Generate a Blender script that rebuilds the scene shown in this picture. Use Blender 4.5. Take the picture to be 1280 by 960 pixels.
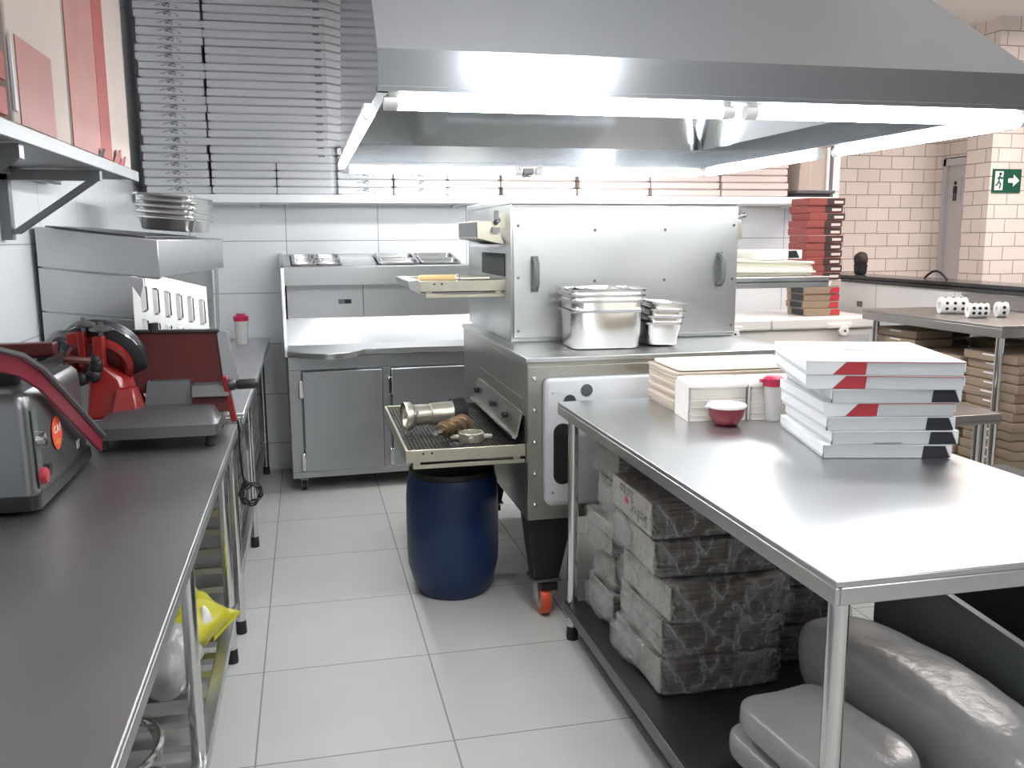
import bpy, bmesh, math, random
from mathutils import Vector, Matrix, noise
random.seed(7)
for o in list(bpy.data.objects): bpy.data.objects.remove(o)
SC = bpy.context.scene
COL = SC.collection
PI = math.pi
def R(d): return math.radians(d)

# ------------------------------------------------------------------ camera
def camera():
    f, yaw, pitch, roll = 1120.0, 0.22390074, 0.16235759, -0.005603
    cy, sy, cp, sp = math.cos(yaw), math.sin(yaw), math.cos(pitch), math.sin(pitch)
    fw = Vector((sy*cp, cy*cp, -sp)); r = Vector((cy, -sy, 0)); u = r.cross(fw)
    r2 = r*math.cos(roll)+u*math.sin(roll); u2 = -r*math.sin(roll)+u*math.cos(roll)
    cd = bpy.data.cameras.new('camera'); co = bpy.data.objects.new('camera', cd); COL.objects.link(co)
    m = Matrix((r2, u2, -fw)).transposed().to_4x4(); m.translation = Vector((0, 0, 1.58))
    co.matrix_world = m
    cd.sensor_width = 36; cd.sensor_fit = 'HORIZONTAL'; cd.lens = f/1280*36; cd.clip_start = .05
    SC.camera = co
camera()

# ------------------------------------------------------------------ world, lights, exposure
SC.view_settings.view_transform = 'Standard'
SC.view_settings.look = 'None'
SC.view_settings.gamma = 1
SC.view_settings.use_curve_mapping = False
SC.view_settings.exposure = 0.55
w = bpy.data.worlds.new('world'); SC.world = w; w.use_nodes = True
w.node_tree.nodes['Background'].inputs[0].default_value = (.80, .88, 1, 1)
w.node_tree.nodes['Background'].inputs[1].default_value = .06
TUBE_POWER = 42.0
def area(name, loc, size, power, col=(1, 1, 1), rot=(0, 0, 0), sy=None):
    l = bpy.data.lights.new(name, 'AREA'); l.energy = power; l.size = size; l.color = col
    if sy: l.shape = 'RECTANGLE'; l.size_y = sy
    o = bpy.data.objects.new(name, l); COL.objects.link(o); o.location = loc; o.rotation_euler = rot
    return o
area('kitchen_ceiling_lamp', (1.35, -.55, 2.75), .26, 20, (.95, .98, 1), sy=1.0)
def fill_point(name, loc, power, col=(1, 1, 1), r=.12):
    l = bpy.data.lights.new(name, 'POINT'); l.energy = power; l.color = col; l.shadow_soft_size = r
    o = bpy.data.objects.new(name, l); COL.objects.link(o); o.location = loc
fill_point('added_ceiling_fill', (.75, 1.95, 3.0), 30, (.96, .98, 1))  # added fill light, brightens the ceiling that the hood slope reflects
fill_point('added_front_fill', (2.1, -1.6, 2.9), 20, (.96, .98, 1))  # added fill light for the unseen front wall mirrored in the hood fascia
area('dining_ceiling_lamp', (5.3, 4.6, 3.22), 1.2, 75, (1, .90, .85), sy=1.2)
area('counter_ceiling_lamp', (3.6, 4.4, 3.22), .6, 20, (1, .88, .80), sy=1.2)

# ------------------------------------------------------------------ materials
def mat(name, col, rough=.5, metal=0, noise_amt=0, nscale=6, bump=0, bscale=40, stretch=None, alpha=1, emit=None, trans=0, coat=0, rvar=0, spec=.5):
    m = bpy.data.materials.new(name); m.use_nodes = True
    nt = m.node_tree; b = nt.nodes['Principled BSDF']
    b.inputs['Base Color'].default_value = (*col, 1); b.inputs['Roughness'].default_value = rough
    b.inputs['Metallic'].default_value = metal; b.inputs['Alpha'].default_value = alpha
    b.inputs['Specular IOR Level'].default_value = spec
    if trans: b.inputs['Transmission Weight'].default_value = trans
    if coat: b.inputs['Coat Weight'].default_value = coat; b.inputs['Coat Roughness'].default_value = .1
    if emit:
        b.inputs['Emission Color'].default_value = (*emit[0], 1); b.inputs['Emission Strength'].default_value = emit[1]
    if noise_amt or bump or rvar:
        tc = nt.nodes.new('ShaderNodeTexCoord'); mp = nt.nodes.new('ShaderNodeMapping')
        nt.links.new(tc.outputs['Object'], mp.inputs[0])
        if stretch: mp.inputs['Scale'].default_value = stretch
        n = nt.nodes.new('ShaderNodeTexNoise'); n.inputs['Scale'].default_value = nscale; n.inputs['Detail'].default_value = 5
        nt.links.new(mp.outputs[0], n.inputs['Vector'])
        if noise_amt:
            mx = nt.nodes.new('ShaderNodeMix'); mx.data_type = 'RGBA'
            mx.inputs[6].default_value = tuple(c*(1-noise_amt) for c in col)+(1,)
            mx.inputs[7].default_value = tuple(min(1, c*(1+noise_amt)) for c in col)+(1,)
            nt.links.new(n.outputs[0], mx.inputs[0]); nt.links.new(mx.outputs[2], b.inputs['Base Color'])
        if rvar:
            mr = nt.nodes.new('ShaderNodeMapRange'); mr.inputs[1].default_value = .3; mr.inputs[2].default_value = .7
            mr.inputs[3].default_value = max(.02, rough-rvar); mr.inputs[4].default_value = rough+rvar
            nt.links.new(n.outputs[0], mr.inputs[0]); nt.links.new(mr.outputs[0], b.inputs['Roughness'])
        if bump:
            n2 = nt.nodes.new('ShaderNodeTexNoise'); n2.inputs['Scale'].default_value = bscale; n2.inputs['Detail'].default_value = 4
            nt.links.new(mp.outputs[0], n2.inputs['Vector'])
            bp = nt.nodes.new('ShaderNodeBump'); bp.inputs['Strength'].default_value = bump; bp.inputs['Distance'].default_value = .01
            nt.links.new(n2.outputs[0], bp.inputs['Height']); nt.links.new(bp.outputs[0], b.inputs['Normal'])
    return m
def tile_mat(name, u, v, bw, bh, ou, ov, col, grout, mortar=.004, offset=0., rough=.2, var=.04, bump=.25):
    m = bpy.data.materials.new(name); m.use_nodes = True
    nt = m.node_tree; b = nt.nodes['Principled BSDF']; L = nt.links.new
    tc = nt.nodes.new('ShaderNodeTexCoord'); sp = nt.nodes.new('ShaderNodeSeparateXYZ'); L(tc.outputs['Object'], sp.inputs[0])
    cb = nt.nodes.new('ShaderNodeCombineXYZ')
    for k, (ax, of) in enumerate(((u, ou), (v, ov))):
        a = nt.nodes.new('ShaderNodeMath'); a.operation = 'SUBTRACT'; a.inputs[1].default_value = of-30*(bw if k == 0 else bh)
        if ax == 'XY':
            q = nt.nodes.new('ShaderNodeMath'); q.operation = 'ADD'; L(sp.outputs[0], q.inputs[0]); L(sp.outputs[1], q.inputs[1]); L(q.outputs[0], a.inputs[0])
        else: L(sp.outputs['XYZ'.index(ax)], a.inputs[0])
        L(a.outputs[0], cb.inputs[k])
    br = nt.nodes.new('ShaderNodeTexBrick'); br.offset = offset; br.squash = 1; br.offset_frequency = 2
    br.inputs['Scale'].default_value = 1; br.inputs['Brick Width'].default_value = bw; br.inputs['Row Height'].default_value = bh
    br.inputs['Mortar Size'].default_value = mortar; br.inputs['Mortar Smooth'].default_value = .2; br.inputs['Bias'].default_value = 0
    br.inputs['Color1'].default_value = tuple(c*(1-var) for c in col)+(1,); br.inputs['Color2'].default_value = tuple(min(1, c*(1+var)) for c in col)+(1,)
    br.inputs['Mortar'].default_value = (*grout, 1)
    L(cb.outputs[0], br.inputs['Vector'])
    n = nt.nodes.new('ShaderNodeTexNoise'); n.inputs['Scale'].default_value = 3.5; n.inputs['Detail'].default_value = 6; L(tc.outputs['Object'], n.inputs['Vector'])
    mx = nt.nodes.new('ShaderNodeMix'); mx.data_type = 'RGBA'; mx.blend_type = 'MULTIPLY'; mx.inputs[0].default_value = 1
    mr = nt.nodes.new('ShaderNodeMapRange'); mr.inputs[1].default_value = .3; mr.inputs[2].default_value = .7; mr.inputs[3].default_value = 1-2*var; mr.inputs[4].default_value = 1
    L(n.outputs[0], mr.inputs[0]); L(br.outputs[0], mx.inputs[6]); L(mr.outputs[0], mx.inputs[7]); L(mx.outputs[2], b.inputs['Base Color'])
    rr = nt.nodes.new('ShaderNodeMapRange'); rr.inputs[3].default_value = rough; rr.inputs[4].default_value = .85; L(br.outputs[1], rr.inputs[0]); L(rr.outputs[0], b.inputs['Roughness'])
    bp = nt.nodes.new('ShaderNodeBump'); bp.invert = True; bp.inputs['Strength'].default_value = bump; bp.inputs['Distance'].default_value = .004
    L(br.outputs[1], bp.inputs['Height']); L(bp.outputs[0], b.inputs['Normal'])
    return m
M = {}
M['floor'] = tile_mat('floor_tile', 'X', 'Y', .611, .611, -.212, .165, (.56, .565, .54), (.26, .265, .25), .003, 0, .42, .03)
M['wall_back'] = tile_mat('white_tile_back', 'X', 'Z', .61, .344, -.118, .188, (.82, .84, .86), (.34, .35, .36), .003, 0, .18, .01)
M['wall_left'] = tile_mat('white_tile_left', 'Y', 'Z', .61, .344, .2, .188, (.80, .82, .84), (.34, .35, .36), .003, 0, .18, .01)
M['subway'] = tile_mat('subway_tile', 'XY', 'Z', .225, .114, 4.6, .0, (.80, .72, .67), (.30, .25, .22), .004, .5, .22, .04)
M['subway_y'] = tile_mat('subway_tile_side', 'Y', 'Z', .225, .114, 6.6, .0, (.80, .72, .67), (.30, .25, .22), .004, .5, .22, .04)
M['ceiling'] = mat('ceiling_paint', (.82, .80, .79), .9, noise_amt=.02)
M['half'] = tile_mat('white_panel', 'Y', 'Z', .8, 1.3, .1, -.02, (.80, .79, .77), (.45, .43, .42), .003, 0, .3, .01)
M['black_stone'] = mat('black_stone', (.018, .018, .018), .18, noise_amt=.3)
M['steel'] = mat('brushed_steel', (.56, .57, .575), .30, 1, noise_amt=.03, nscale=3)
M['steel_top'] = mat('worktop_steel', (.60, .61, .62), .33, 1, noise_amt=.03, nscale=3)
M['steel_worn'] = mat('worn_worktop_steel', (.42, .428, .43), .40, 1, noise_amt=.08, nscale=3, rvar=.02)
M['hood'] = mat('hood_steel', (.60, .625, .65), .14, 1)
M['oven'] = mat('oven_steel', (.60, .61, .60), .36, 1, noise_amt=.05, nscale=4, rvar=.05)
M['oven_dirty'] = mat('oven_stained_steel', (.42, .41, .37), .36, 1, noise_amt=.12, nscale=5, rvar=.05)
M['chrome'] = mat('chrome', (.72, .72, .71), .14, 1)
M['pan'] = mat('pan_steel', (.70, .70, .69), .20, 1, noise_amt=.05, rvar=.05)
M['brass'] = mat('yellowed_steel', (.60, .57, .46), .32, 1, noise_amt=.12, nscale=14)
M['fridge'] = mat('cabinet_steel', (.45, .465, .48), .38, 1, noise_amt=.04, rvar=.05)
M['door_grey'] = mat('light_grey_panel', (.55, .56, .57), .4, .3, noise_amt=.03)
M['black_iron'] = mat('black_iron', (.018, .018, .02), .45, .2, noise_amt=.25, nscale=12)
M['black'] = mat('black_plastic', (.015, .015, .016), .4)
M['rubber'] = mat('black_rubber', (.02, .02, .02), .7)
M['dark'] = mat('dark_void', (.012, .015, .015), .6)
M['grey_handle'] = mat('grey_handle', (.13, .14, .14), .4)
M['orange'] = mat('orange_rubber', (.72, .09, .03), .45)
M['blue'] = mat('blue_drum_plastic', (.006, .024, .088), .42, noise_amt=.12, nscale=5, bump=.03, bscale=25)
M['white_box'] = mat('white_carton', (.58, .59, .61), .7, noise_amt=.03, nscale=8)
M['white_box2'] = mat('bright_white_carton', (.84, .85, .86), .6, noise_amt=.015)
M['shaded_carton_face'] = mat('shaded_carton_face', (.62, .64, .65), .6, noise_amt=.02)  # same white carton as the lid, front shade put into the colour
M['pink_box'] = mat('pinkish_carton', (.66, .56, .53), .7, noise_amt=.08, nscale=10)
M['print_grey'] = mat('grey_print', (.16, .16, .18), .7)
M['red_print'] = mat('red_print', (.48, .035, .05), .55)
M['black_print'] = mat('black_print', (.015, .016, .022), .5)
M['cream'] = mat('cream_carton', (.46, .39, .345), .75, noise_amt=.06, nscale=7)
M['red_carton'] = mat('red_carton', (.30, .075, .065), .65, noise_amt=.18, nscale=5)
M['pink_film'] = mat('faded_red_carton', (.36, .17, .15), .6, noise_amt=.2, nscale=5)
M['kraft'] = mat('kraft_carton', (.30, .225, .16), .8, noise_amt=.08, nscale=10)
M['kraft_dark'] = mat('kraft_print', (.045, .032, .028), .75)
M['kraft_paper'] = mat('kraft_paper', (.58, .50, .41), .85, noise_amt=.10, nscale=12, bump=.1, bscale=30)
M['paper_cream'] = mat('cream_paper', (.80, .77, .66), .85, noise_amt=.04, bump=.08, bscale=20)
M['napkin'] = mat('napkin_paper', (.74, .70, .65), .85, noise_amt=.04, nscale=20, stretch=(1, 1, 12))
M['napkin_wrap'] = mat('napkin_wrap', (.85, .82, .77), .4, noise_amt=.03, bump=.06, bscale=18)
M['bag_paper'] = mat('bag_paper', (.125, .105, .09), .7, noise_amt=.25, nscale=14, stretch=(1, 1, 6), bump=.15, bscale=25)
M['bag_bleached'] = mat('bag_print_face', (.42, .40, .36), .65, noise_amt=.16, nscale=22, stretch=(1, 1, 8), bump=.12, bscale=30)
def film_mat():
    m = bpy.data.materials.new('glint_streaked_film'); m.use_nodes = True; nt = m.node_tree; b = nt.nodes['Principled BSDF']; L = nt.links.new
    b.inputs['Base Color'].default_value = (.72, .72, .71, 1); b.inputs['Roughness'].default_value = .22
    tc = nt.nodes.new('ShaderNodeTexCoord'); n = nt.nodes.new('ShaderNodeTexNoise'); n.inputs['Scale'].default_value = 5.5; n.inputs['Detail'].default_value = 5; n.inputs['Distortion'].default_value = 1.6
    L(tc.outputs['Object'], n.inputs['Vector'])
    outs = []
    mp = nt.nodes.new('ShaderNodeMapping'); mp.inputs['Scale'].default_value = (1, 1, .35); mp.inputs['Rotation'].default_value = (.3, .2, .1); L(tc.outputs['Object'], mp.inputs[0])
    n2 = nt.nodes.new('ShaderNodeTexNoise'); n2.inputs['Scale'].default_value = 10; n2.inputs['Detail'].default_value = 3; n2.inputs['Distortion'].default_value = 1.0; L(mp.outputs[0], n2.inputs['Vector'])
    for nn, wd, hi in ((n, .075, .40), (n2, .035, .38)):  # white alpha streaks stand in for glints as well as milky folds
        s1 = nt.nodes.new('ShaderNodeMath'); s1.operation = 'SUBTRACT'; s1.inputs[1].default_value = .5; L(nn.outputs[0], s1.inputs[0])
        a1 = nt.nodes.new('ShaderNodeMath'); a1.operation = 'ABSOLUTE'; L(s1.outputs[0], a1.inputs[0])
        mr = nt.nodes.new('ShaderNodeMapRange'); mr.inputs[1].default_value = 0; mr.inputs[2].default_value = wd; mr.inputs[3].default_value = hi; mr.inputs[4].default_value = .06; L(a1.outputs[0], mr.inputs[0]); outs.append(mr)
    mxm = nt.nodes.new('ShaderNodeMath'); mxm.operation = 'MAXIMUM'; L(outs[0].outputs[0], mxm.inputs[0]); L(outs[1].outputs[0], mxm.inputs[1]); L(mxm.outputs[0], b.inputs['Alpha'])
    bp = nt.nodes.new('ShaderNodeBump'); bp.inputs['Strength'].default_value = 1; bp.inputs['Distance'].default_value = .03; L(n2.outputs[0], bp.inputs['Height']); L(bp.outputs[0], b.inputs['Normal'])
    return m
M['film'] = film_mat()
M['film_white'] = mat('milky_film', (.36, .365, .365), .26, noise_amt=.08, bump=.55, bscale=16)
M['white_plastic'] = mat('white_plastic', (.80, .80, .79), .35)
M['freezer'] = mat('freezer_white', (.78, .76, .74), .35)
M['red_enamel'] = mat('red_enamel', (.25, .014, .012), .28, noise_amt=.2, nscale=8, coat=.3)
M['dark_red'] = mat('dark_red_enamel', (.085, .012, .012), .32, noise_amt=.25, nscale=7)
M['grey_metal'] = mat('cast_aluminium', (.20, .205, .21), .42, .8, noise_amt=.1)
M['blade_metal'] = mat('dark_blade_guard', (.075, .08, .085), .32, .7, noise_amt=.12)
M['sticker'] = mat('orange_sticker', (.80, .10, .035), .4)
M['sticker_white'] = mat('white_lettering', (.85, .84, .80), .5)
M['maroon'] = mat('maroon_plastic', (.22, .018, .035), .35)
M['crimson'] = mat('crimson_plastic', (.48, .02, .07), .35)
M['clear_cup'] = mat('milky_cup', (.74, .72, .70), .25, alpha=.75)
M['powder'] = mat('beige_powder', (.50, .42, .33), .9, noise_amt=.08)
M['wood'] = mat('wood', (.62, .43, .20), .5, noise_amt=.15, nscale=10, stretch=(.15, 1, 1))
M['bone'] = mat('tinned_metal', (.62, .60, .50), .30, .75, noise_amt=.12)
M['rust'] = mat('rusty_auger', (.22, .145, .09), .38, .8, noise_amt=.35, nscale=18)
M['yellow'] = mat('yellow_bag', (.50, .47, .03), .35, noise_amt=.1, bump=.2, bscale=12)
M['green'] = mat('green_sign', (.015, .09, .055), .4)
M['sign_white'] = mat('sign_white', (.85, .87, .85), .5)
M['door'] = mat('door_grey', (.58, .57, .59), .5)
M['tube'] = mat('lit_tube', (1, 1, 1), .4, emit=((.97, .98, 1), TUBE_POWER))
M['wire'] = mat('belt_wire', (.28, .27, .24), .35, 1)
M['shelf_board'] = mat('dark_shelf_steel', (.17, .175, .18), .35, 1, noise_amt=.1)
M['white_shelf'] = mat('white_shelf', (.78, .79, .80), .4)
M['shelf_paint'] = mat('grey_shelf_steel', (.30, .305, .31), .45, .3, noise_amt=.05)
M['grinder_steel'] = mat('grinder_steel', (.26, .265, .27), .36, 1, noise_amt=.06)
M['side_steel'] = mat('side_table_steel', (.36, .335, .32), .36, 1, noise_amt=.05)
M['film_dense'] = mat('bunched_film', (.62, .62, .61), .16, 0, alpha=.20, bump=1.0, bscale=30)
M['front_paint'] = mat('grey_wall_paint', (.66, .67, .69), .8, noise_amt=.03)
M['topping_steel'] = mat('topping_pan_steel', (.46, .46, .46), .24, 1)
M['slab'] = mat('grey_slab', (.14, .15, .15), .6, noise_amt=.05)

# ------------------------------------------------------------------ mesh builder
class MB:
    def __init__(s): s.bm = bmesh.new(); s.x = Matrix()
    def v(s, p): return s.bm.verts.new(s.x @ Vector(p))
    def face(s, vs):
        try: return s.bm.faces.new(vs)
        except ValueError: return None
    def box(s, a, b):
        x0, y0, z0 = a; x1, y1, z1 = b
        P = [s.v(p) for p in ((x0, y0, z0), (x1, y0, z0), (x1, y1, z0), (x0, y1, z0), (x0, y0, z1), (x1, y0, z1), (x1, y1, z1), (x0, y1, z1))]
        for f in ((0, 3, 2, 1), (4, 5, 6, 7), (0, 1, 5, 4), (1, 2, 6, 5), (2, 3, 7, 6), (3, 0, 4, 7)): s.face([P[i] for i in f])
        return s
    def hexa(s, P):      # eight corners: bottom loop then top loop
        P = [s.v(p) for p in P]
        for f in ((0, 3, 2, 1), (4, 5, 6, 7), (0, 1, 5, 4), (1, 2, 6, 5), (2, 3, 7, 6), (3, 0, 4, 7)): s.face([P[i] for i in f])
        return s
    def loops(s, LL, cap0=True, cap1=True, closed=False):
        VV = [[s.v(p) for p in L] for L in LL]; n = len(VV[0])
        pairs = list(zip(VV, VV[1:])) + ([(VV[-1], VV[0])] if closed else [])
        for A, B in pairs:
            for i in range(n): s.face([A[i], A[(i+1) % n], B[(i+1) % n], B[i]])
        if cap0 and not closed: s.face(VV[0][::-1])
        if cap1 and not closed: s.face(VV[-1])
        return s
    def cyl(s, p, q, r, r2=None, n=16):
        p, q = Vector(p), Vector(q); d = (q-p).normalized(); a = d.orthogonal().normalized(); b = d.cross(a)
        r2 = r if r2 is None else r2
        return s.loops([[c+(a*math.cos(t)+b*math.sin(t))*rr for t in [2*PI*i/n for i in range(n)]] for c, rr in ((p, r), (q, r2))])
    def lathe(s, prof, c=(0, 0, 0), axis=(0, 0, 1), n=32, cap0=True, cap1=True):
        d = Vector(axis).normalized(); a = Vector((1, 0, 0)) if abs(d.z) > .99 else d.orthogonal().normalized(); b = d.cross(a); c = Vector(c)
        return s.loops([[c+d*z+(a*math.cos(2*PI*i/n)+b*math.sin(2*PI*i/n))*max(r, 1e-4) for i in range(n)] for r, z in prof], cap0, cap1)
    def tube(s, pts, r, n=8, closed=False):
        pts = [Vector(p) for p in pts]; LL = []; N = len(pts); a = None
        for i, p in enumerate(pts):
            t = (pts[(i+1) % N]-pts[i-1]) if closed else (pts[min(i+1, N-1)]-pts[max(i-1, 0)])
            t.normalize()
            a = t.orthogonal().normalized() if a is None else (a-t*a.dot(t)).normalized()
            b = t.cross(a); rr = r[i] if isinstance(r, (list, tuple)) else r
            LL.append([p+(a*math.cos(2*PI*k/n)+b*math.sin(2*PI*k/n))*rr for k in range(n)])
        return s.loops(LL, closed=closed)
    def prism(s, poly, axis, a, b):
        def P(p, t): return {'x': (t, p[0], p[1]), 'y': (p[0], t, p[1]), 'z': (p[0], p[1], t)}[axis]
        return s.loops([[P(p, a) for p in poly], [P(p, b) for p in poly]])
    def blob(s, c, size, e=.45, nu=28, nv=16, amp=0., fr=6., seed=0):
        c = Vector(c); LL = []
        def sg(t, e): return math.copysign(abs(t)**e, t)
        for j in range(nv+1):
            ph = -PI/2+PI*j/nv; ph = max(-PI/2+.03, min(PI/2-.03, ph)); L = []
            for i in range(nu):
                th = 2*PI*i/nu
                d = Vector((sg(math.cos(ph), e)*sg(math.cos(th), e)*size[0]/2, sg(math.cos(ph), e)*sg(math.sin(th), e)*size[1]/2, sg(math.sin(ph), e)*size[2]/2))
                if amp: d += d.normalized()*amp*noise.noise(d*fr+Vector((seed, seed*.7, 0)))
                L.append(c+d)
            LL.append(L)
        return s.loops(LL)
    def build(s, name, m, parent=None, bevel=0, seg=2, loc=None, rz=0, sub=0, link=True):
        bm = s.bm; bmesh.ops.recalc_face_normals(bm, faces=bm.faces)
        for f in bm.faces: f.smooth = True
        for e in bm.edges:
            if len(e.link_faces) == 2 and e.calc_face_angle(0) > .62: e.smooth = False
        me = bpy.data.meshes.new(name); bm.to_mesh(me); bm.free(); me.materials.append(m)
        o = bpy.data.objects.new(name, me); COL.objects.link(o)
        if parent: o.parent = parent
        if loc: o.location = loc
        o.rotation_euler.z = rz
        if bevel:
            b = o.modifiers.new('bevel', 'BEVEL'); b.width = bevel; b.segments = seg; b.limit_method = 'ANGLE'; b.angle_limit = .7
        if sub: o.modifiers.new('sub', 'SUBSURF').render_levels = sub
        return o
def rrect(w, d, r, z, n=4, c=(0, 0)):
    L = []
    for cx, cy, a0 in ((w/2-r, d/2-r, 0), (-w/2+r, d/2-r, PI/2), (-w/2+r, -d/2+r, PI), (w/2-r, -d/2+r, 1.5*PI)):
        for k in range(n+1):
            t = a0+PI/2*k/n; L.append((c[0]+cx+r*math.cos(t), c[1]+cy+r*math.sin(t), z))
    return L
def tag(o, label=None, cat=None, group=None, kind=None):
    if label: o['label'] = label
    if cat: o['category'] = cat
    if group: o['group'] = group
    if kind: o['kind'] = kind
    return o
def thing(name, label, cat, loc=(0, 0, 0), rz=0, group=None, rot=None):
    o = bpy.data.objects.new(name, None); COL.objects.link(o); o.empty_display_size = .05
    o.location = loc; o.rotation_euler = rot if rot else (0, 0, rz)
    return tag(o, label, cat, group)
def dup(o, loc=None, rz=None, label=None, group=None, parent=None):
    c = o.copy(); COL.objects.link(c)
    if parent: c.parent = parent
    if loc is not None: c.location = loc
    if rz is not None: c.rotation_euler.z = rz
    if label: c['label'] = label
    if group: c['group'] = group
    for ch in list(o.children): dup(ch, parent=c)
    return c
def struct(name, mb, m, **k): return tag(mb.build(name, m, **k), kind='structure')
def text_mb(txt, size, depth=.0006):
    cu = bpy.data.curves.new('lettering', 'FONT'); cu.body = txt; cu.size = size; cu.extrude = depth; cu.align_x = 'CENTER'; cu.align_y = 'CENTER'; cu.resolution_u = 3
    t = bpy.data.objects.new('lettering', cu); COL.objects.link(t)
    dg = bpy.context.evaluated_depsgraph_get(); me = bpy.data.meshes.new_from_object(t.evaluated_get(dg))
    bpy.data.objects.remove(t); bpy.data.curves.remove(cu)
    return me
def text(name, txt, size, m, parent, loc, rot, depth=.0006):
    me = text_mb(txt, size, depth); me.materials.clear(); me.materials.append(m); me.name = name
    o = bpy.data.objects.new(name, me); COL.objects.link(o); o.parent = parent; o.location = loc; o.rotation_euler = rot
    return o
ORD = ['lowest', 'second', 'third', 'fourth', 'fifth', 'sixth', 'seventh', 'eighth', 'ninth', 'tenth', 'eleventh', 'twelfth', 'thirteenth', 'fourteenth',
       'fifteenth', 'sixteenth', 'seventeenth', 'eighteenth', 'nineteenth', 'twentieth', 'twenty-first', 'twenty-second', 'twenty-third', 'twenty-fourth', 'twenty-fifth', 'twenty-sixth', 'twenty-seventh', 'twenty-eighth']

# ------------------------------------------------------------------ the room
struct('floor', MB().box((-1.2, -3.0, -.1), (9, 9, 0)), M['floor'])
struct('ceiling', MB().box((-1.2, -3.0, 3.3), (9, 9, 3.4)), M['ceiling'])
struct('wall_left', MB().box((-1.2, -3.0, 0), (-1.0, 6.45, 3.3)), M['wall_left'])
struct('wall_front', MB().box((-1.2, -3.2, 0), (9, -3.0, 3.3)), M['front_paint'])
struct('wall_back', MB().box((-1.0, 6.25, 0), (3.99, 6.45, 3.3)), M['wall_back'])
struct('wall_far', MB().box((3.99, 7.3, 0), (5.62, 7.45, 3.3)), M['subway'])
struct('wall_side_of_back', MB().box((3.85, 6.45, 0), (3.99, 7.45, 3.3)), M['subway_y'])
d1 = MB().box((5.62, 7.23, 0), (5.8, 7.45, 3.3)); d1.box((5.66, 6.75, 2.26), (5.8, 7.23, 3.3))
struct('wall_toilet', d1, M['subway_y'])
struct('pillar', MB().box((5.5, 6.46, 0), (6.4, 6.75, 3.3)), M['subway'])
struct('wall_right', MB().box((6.4, 6.3, 0), (9, 6.75, 3.3)), M['subway'])
hw = struct('half_wall', MB().box((3.98, 3.0, 0), (4.14, 6.25, 1.235)), M['half'])
struct('half_wall_ledge', MB().box((3.95, 2.98, 1.235), (4.24, 6.25, 1.255)).box((3.97, 2.98, 1.262), (4.27, 6.6, 1.285)).box((4.0, 2.98, 1.25), (4.24, 6.25, 1.27)), M['black_stone'], bevel=.003)
dr = struct('door_1', MB().box((5.69, 6.77, 0), (5.73, 7.2, 2.19)), M['door'])
MB().box((5.655, 6.752, 0), (5.70, 6.775, 2.25)).box((5.655, 7.195, 0), (5.70, 7.228, 2.25)).box((5.655, 6.752, 2.19), (5.70, 7.228, 2.25)).build('door_frame', M['door'], dr)
sg = tag(MB().box((5.684, 7.02, 1.86), (5.689, 7.16, 2.08)).build('toilet_sign', M['door_grey']), 'small grey toilet sign with a standing figure on the grey door', 'sign')
f = MB(); f.lathe([(.018, 0), (.018, .002)], (5.6835, 7.09, 2.035), (-1, 0, 0), 12)
f.box((5.6815, 7.065, 1.945), (5.6835, 7.115, 2.01)).box((5.6815, 7.068, 1.88), (5.6835, 7.086, 1.945)).box((5.6815, 7.094, 1.88), (5.6835, 7.112, 1.945))
f.build('pictogram', M['black_print'], sg)
# exit sign on the pillar
es = thing('exit_sign', 'dark green exit sign with a running figure and a right arrow on the tiled pillar', 'sign')
es.location = (5.655, 6.459, 1.92)
MB().box((-.135, -.012, 0), (.135, 0, .19)).build('sign_board', M['green'], es)
MB().box((-.118, -.0145, .02), (-.04, -.012, .172)).build('doorway_panel', M['sign_white'], es)
r = MB(); r.lathe([(.013, 0), (.013, .002)], (-.070, -.0145, .150), (0, -1, 0), 12)
for p, q in (((-.076, .135), (-.082, .09)), ((-.082, .09), (-.062, .066)), ((-.062, .066), (-.072, .035)), ((-.082, .09), (-.098, .062)), ((-.098, .062), (-.112, .06)),
             ((-.076, .128), (-.052, .112)), ((-.076, .128), (-.096, .112)), ((-.052, .112), (-.046, .124))):
    r.cyl((p[0], -.0155, p[1]), (q[0], -.0155, q[1]), .0065, n=6)
r.build('running_figure', M['green'], es)
MB().prism([(.01, .08), (.06, .08), (.06, .05), (.118, .098), (.06, .146), (.06, .116), (.01, .116)], 'y', -.0145, -.012).build('arrow', M['sign_white'], es)

# ------------------------------------------------------------------ extractor hood
HX0, HX1, HY0, HY1, HZ = .225, 2.46, 2.69, 5.36, 2.0
hood = thing('extractor_hood', 'large stainless extractor hood hanging over the conveyor oven, lit by white tubes', 'extractor hood', (1.34, 4.0, HZ))
h = MB(); h.x = Matrix.Translation((-1.34, -4.0, -HZ))
def rect(x0, x1, y0, y1, z): return [(x0, y0, z), (x1, y0, z), (x1, y1, z), (x0, y1, z)]
HT = 2.75
h.loops([rect(HX0, HX1, HY0, HY1, HZ), rect(HX0, HX1, HY0, HY1, HZ+.115), rect(HX0, HX1-.50, HY0+.60, HY1-.5, HT), rect(HX0, HX1-.50, HY0+.60, HY1-.5, 3.3),
         rect(HX0+.02, HX1-.52, HY0+.62, HY1-.52, 3.3), rect(HX0+.02, HX1-.52, HY0+.62, HY1-.52, HT-.01), rect(HX0+.012, HX1-.012, HY0+.012, HY1-.012, HZ+.108), rect(HX0+.012, HX1-.012, HY0+.012, HY1-.012, HZ)], closed=True)
hb = h.build('canopy', M['hood'], hood)
g = MB(); g.x = h.x.copy() if False else Matrix.Translation((-1.34, -4.0, -HZ))
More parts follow.
